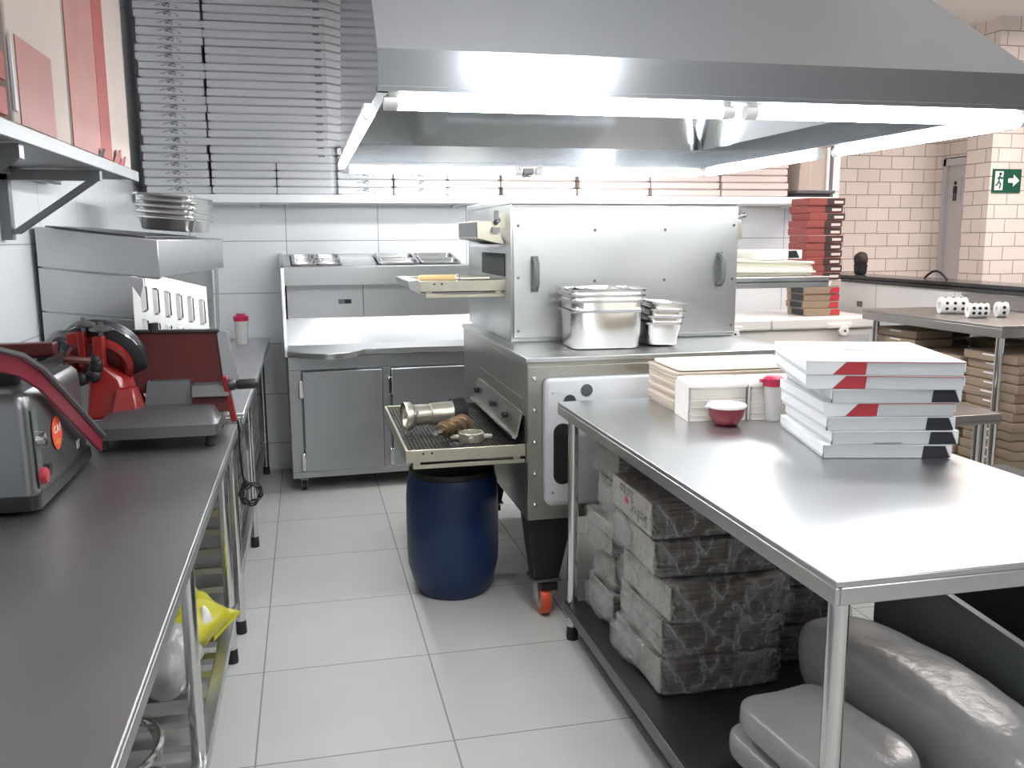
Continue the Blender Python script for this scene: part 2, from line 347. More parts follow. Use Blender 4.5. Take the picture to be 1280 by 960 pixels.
for a, b in (((HX0-.004, HY0-.006, HZ-.004), (HX1+.004, HY0+.03, HZ+.012)), ((HX0-.004, HY1-.03, HZ-.004), (HX1+.004, HY1+.006, HZ+.012)), ((HX0-.004, HY0, HZ-.004), (HX0+.03, HY1, HZ+.012)), ((HX1-.03, HY0, HZ-.004), (HX1+.004, HY1, HZ+.012))): g.box(a, b)
g.build('rim_channel', M['hood'], hood, bevel=.002)
fl = MB(); fl.x = g.x.copy() if False else Matrix.Translation((-1.34, -4.0, -HZ))
for k in range(5):
    y = HY0+.9+k*.40
    fl.hexa([(HX0+.04, y, 2.34), (HX1-.75, y, 2.34), (HX1-.75, y+.03, 2.34), (HX0+.04, y+.03, 2.34), (HX0+.04, y+.26, 2.52), (HX1-.75, y+.26, 2.52), (HX1-.75, y+.29, 2.52), (HX0+.04, y+.29, 2.52)])
fl.build('grease_filter', M['shelf_board'], hood)
MB().tube([(-.27+.12*t*2, -1.18+.03*math.sin(t*9), .16-.03*math.sin(t*5)) for t in [i/10 for i in range(11)]], .0025, 6).build('loose_cable', M['white_plastic'], hood)
def tube_light(p, q, label, off=(0, 0, 0)):
    p, q = Vector(p), Vector(q); c = (p+q)/2; d = (q-p).normalized(); L = (q-p).length/2
    t = thing('tube_light', label, 'tube light', c, group='lit tubes around the hood rim')
    MB().cyl(-d*(L-.02), d*(L-.02), .019, n=14).build('lamp_tube', M['tube'], t)
    for s in (-1, 1): MB().cyl(d*s*(L-.025), d*s*(L+.015), .021, n=14).build('end_cap', M['white_plastic'], t)
    u = Vector((0, 0, 1)); sd = d.cross(u)
    b = MB(); b.loops([[d*s*L+sd*a+u*z for a, z in ((-.014, .017), (.014, .017), (.014, .03), (-.014, .03))] for s in (-1, 1)]); b.build('batten', M['white_plastic'], t)
tz = HZ-.034
tube_light((HX0+.03, HY0+.02, tz), (HX0+1.10, HY0+.02, tz), 'bright tube along the left half of the hood front edge')
tube_light((HX0+1.17, HY0+.02, tz), (HX1-.03, HY0+.02, tz), 'bright tube along the right half of the hood front edge')
tube_light((HX0+.02, HY1-.02, tz), (HX0+1.04, HY1-.02, tz), 'bright tube along the left half of the hood rear edge')
tube_light((HX0+1.16, HY1-.02, tz), (HX1-.03, HY1-.02, tz), 'bright tube along the right half of the hood rear edge')
tube_light((HX0-.012, HY0+.25, tz), (HX0-.012, HY1-.35, tz), 'bright tube along the left side of the hood beside the white box stacks')
tube_light((HX1, HY0+.12, tz), (HX1, HY0+1.2, tz), 'bright tube on the nearer right side of the hood')
tube_light((HX1, HY0+1.34, tz), (HX1, HY1-.08, tz), 'bright tube on the farther right side of the hood')
wc = MB()
for k in range(7): wc.tube([(random.uniform(-.04, .04), random.uniform(-.012, .012), random.uniform(-.03, .02)) for _ in range(6)], .004, 6)
wc.box((-.03, -.012, -.01), (.03, .012, .02))
tag(wc.build('wire_connector', M['grey_metal'], loc=(HX0+1.10, HY1-.02, HZ-.035)), 'dark tangle of wires between the two tubes at the hood rear', 'wiring')

# ------------------------------------------------------------------ shelves
sh = thing('high_shelf', 'long white wall shelf on the back wall carrying stacks of pizza boxes', 'shelf', (1.3, 6.05, 1.80))
MB().box((-2.28, -.2, 0), (2.42, .2, .05)).build('shelf_board', M['white_shelf'], sh, bevel=.003)
for x in (-1.6, -.3, 1.0, 2.2): MB().prism([(.2, 0), (-.12, 0), (.2, -.02)], 'x', x, x+.03).build('bracket', M['white_shelf'], sh)
MB().cyl((2.385, -.17, .05), (2.385, -.17, 1.5), .012, n=10).build('hanging_rod', M['grey_metal'], sh)
SZ = 1.85
ws = thing('wall_shelf', 'steel wall shelf on angled brackets at top left above the meat grinder', 'shelf', (-1, 3.0, 1.80))
MB().box((0.001, -2.0, .022), (.329, 1.03, .055)).box((.33, -2.0, .014), (.345, 1.03, .055)).box((.02, -2.0, .0), (.05, 1.03, .02)).build('shelf_board', M['shelf_paint'], ws, bevel=.003)
for y in (-.50, .40):
    k = MB().box((0.001, y-.02, -.22), (.035, y+.02, .0)).box((.0, y-.02, -.02), (.325, y+.02, .015))
    k.hexa([(.02, y-.015, -.20), (.055, y-.015, -.20), (.055, y+.015, -.20), (.02, y+.015, -.20), (.28, y-.015, -.02), (.315, y-.015, -.02), (.315, y+.015, -.02), (.28, y+.015, -.02)])
    k.build('bracket', M['grey_metal'], ws)
WZ = 1.856
# cartons on the wall shelf
c = thing('carton', 'tall cream carton with a faded red lower panel on the left wall shelf', 'carton', (-.83, 2.70, WZ))
MB().box((-.15, -.275, 0), (.165, .275, 1.1)).build('carton_body', M['cream'], c, bevel=.006)
MB().box((.1655, -.22, .003), (.168, .10, .215)).build('printed_panel', M['pink_film'], c)
MB().hexa([(.1655, -.275, .03), (.172, -.275, .03), (.170, -.245, .03), (.1655, -.245, .03), (.1655, -.275, .20), (.172, -.275, .20), (.169, -.262, .22), (.1655, -.262, .22)]).build('torn_edge', M['white_box'], c)
c = thing('carton', 'tall carton with broad faded red bands beside the white box stack, left wall shelf', 'carton', (-.83, 3.46, WZ))
MB().box((-.15, -.465, 0), (.165, .47, 1.1)).build('carton_body', M['cream'], c, bevel=.006)
MB().box((.1655, -.463, .003), (.168, -.08, 1.0)).build('printed_panel', M['pink_film'], c)
MB().box((.1655, -.08, .003), (.169, .09, 1.0)).build('printed_band', M['red_carton'], c)
for k in range(8):
    b = MB(); b.loops([[(-.15+i_, -.20+i_, z), (.165-i_, -.20+i_, z), (.165-i_, .20-i_, z), (-.15+i_, .20-i_, z)] for i_, z in ((.012, 0), (.006, .012), (0, .014), (0, .076), (.004, .079))])
    tag(b.build('red_box', M['red_carton'], loc=(-.83+random.uniform(-.008, .008), 2.205+random.uniform(-.008, .008), WZ+k*.08)), 'red flat carton piled at the wall shelf left end, %s from below' % ORD[k], 'carton', 'red cartons on the wall shelf')
for k, (y, s) in enumerate(((3.35, .03), (3.62, .05), (3.72, .035))):
    b = MB(); b.hexa([(0, -s, 0), (.004, -s*.7, 0), (.004, s, 0), (0, s, 0), (.012, -s*.3, s*.9), (.015, -s*.2, s*.8), (.014, s*.7, s*1.1), (.012, s*.6, s*1.0)])
    tag(b.build('torn_flap', M['red_carton'] if k else M['black_print'], loc=(-.662, y, WZ)), ['small dark torn scrap on the shelf edge below the cream carton', 'larger torn red carton scrap at the wall shelf edge', 'torn red carton scrap nearest the white box stacks'][k], 'scrap')

# pizza boxes on the high shelf
def flat_box(w, d, h, m, cham=0):
    b = MB()
    P = [(-w/2, 0), (w/2-cham, 0), (w/2, cham), (w/2, d), (-w/2, d)] if cham else [(-w/2, 0), (w/2, 0), (w/2, d), (-w/2, d)]
    def L(i, z): return [(x*(1-i*2/w), y+(i if y < d/2 else -i), z) for x, y in P]
    b.loops([L(.012, 0), L(.010, .003), L(.008, h*.12), L(0, h*.15), L(0, h-.004), L(.004, h-.0018)])
    return b
def box_stack(proto, x, y, z, h, n, lab, group, jit=.006, cat='pizza box', first=[None]):
    out = []
    for k in range(n):
        loc = (x+random.uniform(-jit, jit), y+random.uniform(-jit, jit), z+k*h); rz = random.uniform(-.012, .012)
        o = dup(proto, loc, rz, lab % ORD[k], group); o['category'] = cat; out.append(o)
    return out
p1 = flat_box(.372, .36, .0475, M['white_box']).build('pizza_box', M['white_box'])
def printmark(parent, x, z, s, y=-.0012):
    b = MB(); rr = random.Random(3)
    for k in range(30):
        a = x+rr.gauss(0, s*.5); c2 = z+rr.uniform(-.016, .012); l = rr.uniform(.006, .022)
        b.box((a, y, c2), (a+l, y+.0012, c2+.003))
    return b.build('printed_emblem', M['print_grey'], parent)
printmark(p1, .0, .029, .055)
box_stack(p1, -.735, 5.87, SZ, .0482, 27, 'printed white pizza box in the far left stack, %s above the high shelf', 'boxes in the far left stack', .009)
p2 = flat_box(.38, .36, .0475, M['white_box']).build('pizza_box', M['white_box'])
box_stack(p2, -.345, 5.87, SZ, .0482, 4, 'white pizza box at the foot of the second stack, %s above the high shelf', 'boxes at the foot of the second stack', .002)
p3 = flat_box(.42, .36, .0475, M['white_box'], .09).build('pizza_box', M['white_box'])
box_stack(p3, .062, 5.87, SZ, .0482, 4, 'white pizza box left of the hood corner, %s above the high shelf', 'boxes under the wide white boxes', .002)
p4 = flat_box(.81, .36, .0475, M['white_box'], .10).build('pizza_box', M['white_box'])
b = MB()
b.box((.235, -.0012, .038), (.275, 0, .0475)); b.build('lid_slot', M['print_grey'], p4)
box_stack(p4, -.133, 5.87, SZ+4*.0482, .0482, 23, 'wide white pizza box beside the hood, %s of the wide boxes', 'wide white boxes beside the hood', .005)
for i, x in enumerate((.395, .745, 1.09)):
    pp = flat_box(.343, .36, .0475, M['white_box']).build('pizza_box', M['white_box'])
    if i < 2: printmark(pp, 0, .029, .05)
    box_stack(pp, x, 5.87, SZ, .0482, 6, ['white printed pizza box just right of the hood left corner, %s above the shelf', 'white printed pizza box second column under the hood rear, %s above the shelf', 'plain white pizza box third column under the hood rear, %s above the shelf'][i], 'white boxes behind the hood rear edge', .003)
    bpy.data.objects.remove(pp.children[0]) if pp.children else None
    bpy.data.objects.remove(pp)
p5 = flat_box(.50, .36, .0475, M['pink_box']).build('pizza_box', M['pink_box'])
for i, x in enumerate((1.53, 2.05, 2.57, 3.09)):
    for o in box_stack(p5, x, 5.87, SZ, .0482, 6, ['pinkish pizza box in the column left above the oven, %s above the shelf', 'pinkish pizza box in the column above the oven middle, %s above the shelf', 'pinkish pizza box in the column above the oven right end, %s above the shelf', 'pinkish pizza box in the column nearest the shelf right end, %s above the shelf'][i], 'pinkish boxes above the oven', .008):
        pass
MB().box((-.16, -.0015, .012), (-.02, 0, .036)).build('printed_patch', M['red_print'], [o for o in COL.objects if o.get('label', '').startswith('pinkish pizza box in the column left above the oven, fifth')][0])
for o in (p1, p2, p3, p4, p5):
    for ch in list(o.children): bpy.data.objects.remove(ch)
    bpy.data.objects.remove(o)
c = tag(MB().box((-.15, 0, 0), (.15, .3, .022)).build('black_board', M['black_print'], loc=(3.55, 5.87, SZ+.001), bevel=.002), 'flat black board under the upright cream carton', 'board')
c = tag(MB().box((-.15, 0, 0), (.15, .3, .022)).build('black_board', M['grey_metal'], loc=(3.56, 5.86, SZ+.025), bevel=.002), 'flat grey board directly under the upright cream carton', 'board')
c = thing('carton', 'upright pale pink carton at the right end of the high shelf', 'carton', (3.56, 5.9, SZ+.048))
MB().hexa([(-.12, 0, 0), (.10, 0, 0), (.10, .28, 0), (-.12, .28, 0), (-.09, 0, .5), (.10, 0, .5), (.10, .28, .5), (-.09, .28, .5)]).build('carton_body', M['cream'], c, bevel=.004)
MB().box((-.03, -.001, .02), (-.027, 0, .48)).build('seam', M['pink_box'], c)

# ------------------------------------------------------------------ left worktables
def foot_leg(x, y, z, parent, r=.019, m='chrome'):
    l = MB().cyl((x, y, .05), (x, y, z), r, n=16).build('leg', M[m], parent)
    MB().lathe([(r+.002, .0), (r+.003, .006), (r+.001, .055), (r-.004, .056)], (x, y, 0), n=16).build('rubber_foot', M['rubber'], l)
    return l
def table_top(parent, x0, x1, y0, y1, z, m, lip=.045):
    b = MB().box((x0, y0, z-.014), (x1, y1, z))
    b.box((x0, y0, z-lip), (x0+.012, y1, z-.014)).box((x1-.012, y0, z-lip), (x1, y1, z-.014)).box((x0+.012, y0, z-lip), (x1-.012, y0+.012, z-.014)).box((x0+.012, y1-.012, z-lip), (x1-.012, y1, z-.014))
    return b.build('tabletop', m, parent, bevel=.003)
LT = .885
t = thing('worktable', 'long stainless worktable in the left foreground carrying the slicer and meat grinder', 'table', (-.63, 2.2, 0))
table_top(t, -.365, .352, -1.1, 1.29, LT, M['steel_worn'])
for x in (-.31, .30):
    for y in (-.95, .12, 1.13): foot_leg(x, y, LT-.045, t, .019)
b = MB().box((.285, -1.0, .185), (.325, 1.16, .225)).box((-.335, -1.0, .185), (-.295, 1.16, .225))
b.build('shelf_rail', M['steel'], t, bevel=.003)
for k in range(17):
    MB().box((-.295, -.97+k*.13, .195), (.285, -.925+k*.13, .215)).build('shelf_slat', M['steel'], t)
t2 = thing('worktable', 'second stainless worktable against the back wall at left with tray racks below', 'table', (-.63, 4.9, 0))
table_top(t2, -.365, .375, -1.38, 1.33, .92, M['steel_top'])
for x in (-.31, .315):
    for y in (-1.31, -.25, 1.24): foot_leg(x, y, .875, t2, .019)
MB().box((.30, -1.3, .20), (.325, 1.25, .235)).box((-.325, -1.3, .20), (-.30, 1.25, .235)).build('shelf_rail', M['steel'], t2, bevel=.003)
def rack(y0, y1, label):
    r = thing('tray_rack', label, 'tray rack', (-.62, (y0+y1)/2, 0), group='tray racks under the second worktable')
    d = (y1-y0)/2
    for x in (-.27, .27):
        for y in (-d, d): MB().box((x-.0125, y-.0125, .09), (x+.0125, y+.0125, .84)).build('upright', M['steel'], r)
    for k in range(9):
        z = .14+k*.082
        for s in (-1, 1):
            b = MB().box((s*.27-.015, -d, z), (s*.27+.015, d, z+.004)).box((s*.27+(.011 if s > 0 else -.015), -d, z), (s*.27+(.015 if s > 0 else -.011), d, z+.024)); b.build('tray_rail', M['chrome'], r)
        for y in (-d, d): MB().box((-.257, y-.01, z), (.257, y+.01, z+.026)).build('cross_bar', M['brass'], r)
    for x in (-.25, .25):
        for y in (-d+.03, d-.03):
            c = MB().box((x-.012, y-.012, .05), (x+.012, y+.012, .09)).box((x-.016, y-.014, .03), (x-.013, y+.03, .075)).box((x+.013, y-.014, .03), (x+.016, y+.03, .075)).build('caster', M['grey_metal'], r)
            MB().cyl((x-.011, y+.015, .033), (x+.011, y+.015, .033), .033, n=18).build('wheel', M['rubber'], c)
rack(3.70, 4.50, 'wheeled tray rack with yellowed rungs under the near end of the second worktable')
rack(4.78, 5.85, 'wheeled tray rack under the far end of the second worktable near the cup')
b = MB().box((-.10, -.22, 0), (.10, .22, .27)); b.box((-.105, -.23, .25), (.105, .23, .275))
c = thing('crate', 'pale plastic crate on the rail under the second worktable', 'crate', (-.43, 4.83, .236))
c.location = (-.45, 4.64, .236)
MB().loops([rrect(.17, .10, .02, 0), rrect(.18, .11, .02, .25), rrect(.19, .12, .02, .252), rrect(.19, .12, .02, .27), rrect(.17, .10, .02, .27), rrect(.165, .095, .02, .01)]).build('crate_body', M['white_plastic'], c)
# tumbler on table 2
c = thing('shaker_cup', 'milky shaker cup with red lid at the back end of the second worktable', 'cup', (-.41, 5.86, .921))
MB().lathe([(.034, 0), (.036, .01), (.043, .155), (.040, .155), (.034, .012)], n=24, cap1=False).build('cup_body', M['clear_cup'], c)
MB().lathe([(.033, .013), (.037, .08)], n=24).build('contents', M['powder'], c)
MB().lathe([(.046, .15), (.047, .178), (.030, .186), (.026, .196), (.012, .198)], n=24).build('lid', M['crimson'], c)

# stainless cabinet with tray stack and louvred panel
cb = thing('steel_cabinet', 'tall stainless cabinet with seamed front standing behind the red slicer', 'cabinet', (-.76, 4.3, .921))
cb.location = (-.765, 4.35, .921)
def slope(x): return -.12*(x+.21)
X0, X1 = -.215, .215
FX = .13
def slab(xa, xb, za, zb, fx=FX, y0=-.65, y1=.62, tilt=True):
    s_ = slope if tilt else (lambda x: 0)
    return [(xa, y0, za+s_(xa) if za > .02 else 0), (xb, y0, za+s_(xb) if za > .02 else 0), (xb+fx, y1, za+s_(xb) if za > .02 else 0), (xa, y1, za+s_(xa) if za > .02 else 0),
            (xa, y0, zb+s_(xa)), (xb, y0, zb+s_(xb)), (xb+fx, y1, zb+s_(xb)), (xa, y1, zb+s_(xa))]
b = MB()
b.hexa(slab(X0, X1-.06, 0, .225)).hexa(slab(X0, X1-.06, .229, .390)).hexa(slab(X0, X1-.06, .394, .556)).hexa(slab(X0, X1, .560, .708))
b.hexa(slab(X0+.01, X1-.07, .1, .60, y0=-.64, y1=.60))
b.build('cabinet_body', M['steel'], cb, bevel=.003)
for y_, f_ in ((-.60, 0), (.57, FX)): MB().cyl((X1-.045+f_, y_, 0), (X1-.035+f_, y_, .51), .008, n=10).build('support_rod', M['chrome'], cb)
MB().hexa(slab(X0+.03, X1-.05, .711, .716, .1, -.62, .2)).build('lid_sheet', M['shelf_board'], cb)
# louvred panel leaning
lp = thing('louvred_panel', 'bright louvred steel panel leaning against the stainless cabinet', 'panel', (-.515, 3.668, .945))
lp.rotation_euler = (R(-8), 0, R(14))
b = MB(); n = 0
b.hexa([(-.135, 0, 0), (.135, 0, -.0), (.135, .004, 0), (-.135, .004, 0), (-.125, 0, .525), (.145, 0, .45), (.145, .004, .45), (-.125, .004, .525)])
b.box((.135, .005, 0), (.145, .03, .40))
b.build('panel_sheet', M['pan'], lp)
for row, z in enumerate((.07, .20, .33)):
    for k in range(6):
        x = -.105+k*.042+.003*row
        zt_ = z+.03-.012*k
        b = MB()
        b.loops([[(x, -.001, zt_), (x+.018, -.001, zt_), (x+.018, -.012, zt_+.012), (x+.015, -.012, zt_+.012)], [(x, -.001, zt_+.105), (x+.018, -.001, zt_+.105), (x+.018, -.012, zt_+.093), (x+.015, -.012, zt_+.093)]])
        lv = b.build('louvre', M['chrome'], lp)
        MB().box((x+.018, -.0035, zt_+.008), (x+.024, -.0003, zt_+.097)).build('slot', M['dark'], lv)
# stack of pans on top
def gn_pan(w, d, h, r=.04, rim=.012):
    b = MB()
    b.loops([rrect(w-.05, d-.05, r, 0.0), rrect(w-.035, d-.035, r, .004), rrect(w-.028, d-.028, r, .015), rrect(w-.02, d-.02, r, h-.012), rrect(w-.016, d-.016, r, h-.004), rrect(w, d, r*.7, h-.001), rrect(w, d, r*.7, h-.008), rrect(w+.003, d+.003, r*.7, h-.006), rrect(w+.003, d+.003, r*.7, h+.002),
             rrect(w-.02, d-.02, r, h+.001), rrect(w-.024, d-.024, r, h-.008), rrect(w-.032, d-.032, r, .018), rrect(w-.05, d-.05, r, .006)])
    return b
pp = gn_pan(.265, .50, .06).build('steel_tray', M['pan'])
z0 = 1.618
for k in range(5):
    o = dup(pp, (-.60+random.uniform(-.008, .008), 4.66+random.uniform(-.01, .01), z0+k*.026), R(-5)+random.uniform(-.03, .03), 'deep steel tray in the stack on top of the stainless cabinet, %s from the bottom' % ORD[k], 'trays on the stainless cabinet')
    o['category'] = 'tray'; o.rotation_euler.y = R(4.5)
bpy.data.objects.remove(pp)

# ------------------------------------------------------------------ meat grinder motor box
g = thing('meat_grinder', 'grey steel meat grinder body with round orange sticker in the left foreground', 'meat grinder', (-.83, 2.72, LT))
prof = lambda w, d, z, r: rrect(w, d, r, z, 6)
MB().loops([prof(.285, .60, .012, .03), prof(.29, .605, .02, .03), prof(.285, .60, .05, .03)]).build('base_skirt', M['black'], g)
MB().loops([prof(.27, .585, .045, .028), prof(.268, .583, .06, .028), prof(.26, .565, .27, .03), prof(.252, .555, .298, .03), prof(.23, .535, .312, .03), prof(.20, .50, .316, .03)]).build('housing', M['grinder_steel'], g)
for x in (-.1, .1):
    for y in (-.24, .24): MB().cyl((x, y, 0), (x, y, .014), .016, n=12).build('foot', M['rubber'], g)
st = MB(); st.lathe([(.047, 0), (.047, .0015), (.045, .002)], (.1345, -.055, .165), (1, 0, .03), 32); so = st.build('round_sticker', M['sticker'], g)
text('lettering', 'C.A.F', .030, M['sticker_white'], so, (.1372, -.055, .176), (R(90), 0, R(90)))
text('small_lettering', 'MODELO', .011, M['yellow'], so, (.1374, -.055, .148), (R(90), 0, R(90)))
bpy.data.objects.remove(so.children[1])
MB().box((.137, -.075, .143), (.1385, -.04, .146)).box((.137, -.07, .135), (.1385, -.045, .138)).build('underline', M['yellow'], so)
text('model_lettering', 'BT', .035, M['sticker_white'], g, (.1375, .15, .085), (R(90), 0, R(90)))
MB().hexa([(.1365, -.262, .06), (.1395, -.262, .06), (.1395, -.222, .06), (.1365, -.222, .06), (.1305, -.262, .265), (.1335, -.262, .265), (.1335, -.222, .265), (.1305, -.222, .265)]).build('switch_plate', M['grey_handle'], g)
k = MB().lathe([(.0, 0), (.019, .0), (.021, .006), (.019, .022), (.005, .024)], (.134, -.242, .188), (1, 0, 0), 20).build('selector_knob', M['chrome'], g)
MB().lathe([(.0, 0), (.022, .0), (.022, .01), (.018, .016), (.004, .018)], (.1375, -.242, .09), (1, 0, 0), 20).build('stop_button', M['red_print'], g)
MB().lathe([(.0, 0), (.017, .0), (.017, .012), (.004, .013)], (.1375, -.195, .095), (1, 0, 0), 20).build('start_button', M['black'], g)
# slotted black tray on the grinder and the red curved guard
tr = thing('slotted_tray', 'black slotted plastic tray lying on top of the meat grinder', 'tray', (-.87, 2.80, LT+.3165))
b = MB(); b.loops([rrect(.24, .46, .02, 0), rrect(.25, .47, .02, .035), rrect(.24, .46, .02, .035), rrect(.23, .45, .02, .006)])
b.build('tray_body', M['black'], tr)
for k in range(6): MB().box((-.09+k*.035, -.233, .036), (-.075+k*.035, -.15, .039)).build('slot_edge', M['grey_metal'], tr)
for k in range(6): MB().box((-.09+k*.035, -.06, .036), (-.075+k*.035, .02, .039)).build('slot_edge', M['grey_metal'], tr)
MB().box((-.115, .14, .03), (.115, .19, .07)).build('red_bar', M['dark_red'], tr, bevel=.004)
gd = thing('curved_guard', 'long curved dark red guard strip sloping across the top of the meat grinder', 'guard', (-.655, 2.98, LT))
gd.location = (-.665, 2.95, LT)
path = [(-.27, -.60, .50), (-.16, -.62, .468), (-.08, -.62, .445), (-.03, -.55, .415), (-.012, -.45, .365), (-.004, -.34, .30), (.0, -.22, .235), (.006, -.10, .165), (.012, .01, .10), (.016, .04, .082)]
b = MB(); e = MB(); LL = []; LE = []
for i, p in enumerate(path):
    p = Vector(p); t_ = (Vector(path[min(i+1, 9)])-Vector(path[max(i-1, 0)])).normalized()
    n_ = Vector((1, 0, 0)).cross(t_).normalized(); w_ = Vector((.004, .0, .050))
    LL.append([p-w_, p, p+Vector((-.009, 0, 0)), p-w_+Vector((-.009, 0, 0))])
    LE.append([p+Vector((.002, 0, -.006)), p+Vector((.012, 0, -.004)), p+Vector((.012, 0, .006)), p+Vector((-.010, 0, .006))])
b.loops(LL).build('guard_strip', M['maroon'], gd); e.loops(LE).build('metal_edge', M['grey_metal'], gd)

# ------------------------------------------------------------------ red slicer
s = thing('meat_slicer', 'old red meat slicer with dark round blade guard on the left worktable', 'meat slicer', (-.51, 3.30, LT))
ZB = .03
b = MB(); b.loops([rrect(.40, .40, .02, ZB+.012), rrect(.40, .40, .02, ZB+.05), rrect(.39, .39, .02, ZB+.056), rrect(.33, .27, .02, ZB+.085, c=(.01, .05)), rrect(.30, .24, .02, ZB+.09, c=(.01, .05))])
b.build('base_plate', M['grey_metal'], s)
for x in (-.17, .17):
    for y in (-.16, .14): MB().lathe([(.014, 0), (.018, .004), (.016, .028), (.012, .045)], (x, y, 0), n=14).build('foot', M['rubber'], s)
MB().hexa([(-.06, .0, ZB+.085), (.10, .0, ZB+.085), (.10, .14, ZB+.085), (-.06, .14, ZB+.085), (-.05, .02, .20), (.09, .02, .20), (.09, .12, .20), (-.05, .12, .20)]).build('carriage_slide', M['grey_metal'], s)
# carriage plate leaning back
MB().hexa([(-.13, .05, .155), (.205, .05, .155), (.205, .062, .155), (-.13, .062, .155), (-.125, .095, .372), (.185, .095, .366), (.185, .107, .366), (-.125, .107, .372)]).build('carriage_plate', M['dark_red'], s, bevel=.002)
MB().hexa([(.205, .045, .155), (.262, .05, .155), (.262, .075, .155), (.205, .07, .155), (.185, .09, .368), (.222, .10, .362), (.222, .125, .362), (.185, .115, .368)]).build('carriage_side', M['grey_metal'], s, bevel=.002)
MB().hexa([(-.14, .085, .368), (.195, .085, .362), (.195, .115, .362), (-.14, .115, .368), (-.14, .085, .378), (.195, .085, .372), (.195, .115, .372), (-.14, .115, .378)]).build('top_lip', M['blade_metal'], s, bevel=.002)
MB().cyl((-.03, .10, .365), (-.03, .10, .40), .018, n=14).build('top_knob', M['black'], s)
MB().hexa([(.10, -.03, .09), (.225, -.03, .09), (.225, .10, .09), (.10, .10, .09), (.10, .0, .185), (.225, .0, .185), (.225, .09, .185), (.10, .09, .185)]).build('carriage_bracket', M['dark_red'], s, bevel=.004)
MB().hexa([(.10, -.035, .145), (.228, -.035, .145), (.228, .09, .145), (.10, .09, .145), (.10, -.012, .186), (.228, -.012, .186), (.228, .09, .186), (.10, .09, .186)]).build('bracket_cap', M['grey_metal'], s, bevel=.004)
MB().hexa([(.228, -.02, .05), (.248, -.02, .05), (.248, .02, .05), (.228, .02, .05), (.205, -.03, .215), (.222, -.03, .215), (.222, .02, .215), (.205, .02, .215)]).build('carriage_arm', M['red_enamel'], s, bevel=.003)
MB().lathe([(.006, 0), (.022, .004), (.020, .02), (.014, .03), (.018, .04), (.018, .095), (.014, .105), (.004, .108)], (.222, -.01, .182), (1, 0, .02), 18).build('handle', M['black'], s)
# blade guard group on the left
n_ = Vector((-.16, -.83, -.53)).normalized(); bc = Vector((-.20, .06, .28))
b = MB(); b.lathe([(.118, .010), (.150, -.012), (.153, -.028), (.140, -.050), (.105, -.052)], bc, n_, 40); b.build('blade_guard', M['blade_metal'], s)
b = MB(); b.lathe([(.145, -.008), (.148, -.004), (.148, -.012)], bc, n_, 40, False, False); b.build('blade_edge', M['chrome'], s)
b = MB(); b.lathe([(.108, -.01), (.112, .03), (.100, .038), (.085, .032), (.080, .018)], bc+n_*.0, n_, 36); b.build('blade_hub', M['red_enamel'], s)
b = MB(); b.lathe([(.075, .012), (.060, .024), (.03, .026)], bc, n_, 28); b.build('hub_disc', M['dark_red'], s)
b = MB(); b.lathe([(.018, .02), (.024, .026), (.022, .05), (.006, .056)], bc+Vector((.0, 0, -.02)), n_, 18); b.build('hub_knob', M['black'], s)
b = MB(); b.hexa([(-.24, -.06, .085), (-.09, -.06, .085), (-.05, .10, .085), (-.24, .12, .085), (-.225, -.0, .30), (-.13, -.01, .22), (-.10, .08, .22), (-.225, .10, .32)]); b.build('motor_casting', M['red_enamel'], s, bevel=.012, seg=3)
b = MB(); b.hexa([(-.16, -.10, .085), (-.07, -.08, .085), (-.05, .02, .085), (-.15, .02, .085), (-.14, -.045, .19), (-.085, -.04, .19), (-.075, .0, .19), (-.14, .0, .19)]); b.build('casting_web', M['red_enamel'], s, bevel=.006)
# sharpener bracket and knobs above
b = MB(); b.hexa([(-.285, -.05, .345), (-.235, -.06, .345), (-.235, -.02, .345), (-.285, -.01, .345), (-.285, -.05, .385), (-.235, -.06, .390), (-.235, -.02, .390), (-.285, -.01, .385)])
b.hexa([(-.245, -.06, .27), (-.222, -.06, .27), (-.222, -.02, .27), (-.245, -.02, .27), (-.25, -.06, .39), (-.225, -.06, .39), (-.225, -.02, .39), (-.25, -.02, .39)])
b.hexa([(-.20, -.08, .27), (-.165, -.08, .27), (-.165, -.04, .27), (-.20, -.04, .27), (-.195, -.085, .375), (-.16, -.085, .375), (-.16, -.045, .375), (-.195, -.045, .375)])
b.build('sharpener_bracket', M['red_enamel'], s, bevel=.004)
b = MB(); b.tube([(-.30+.05*math.cos(a), -.03, .30+.075*math.sin(a)) for a in [PI*.35+PI*.85*i/10 for i in range(11)]], .02, 8); b.build('sharpener_arch', M['grey_metal'], s)
for (x, y, z) in ((-.228, -.04, .39), (-.170, -.065, .375)):
    MB().lathe([(.008, 0), (.008, .012), (.036, .018), (.038, .026), (.020, .034), (.008, .036), (.009, .046), (.003, .048)], (x, y, z), n=20).build('sharpener_knob', M['grey_metal'], s)
b = MB()
for k in range(5): b.blob((-.215+random.uniform(-.03, .03), -.07, .27+random.uniform(-.05, .04)), (.05, .04, .05), 1, 10, 8)
b.build('dark_mechanism', M['black_iron'], s)
b = MB(); b.tube([(-.33, -.16, .31), (-.26, -.15, .31), (-.2, -.12, .30)], .012, 8); b.build('pusher_arm', M['dark_red'], s)
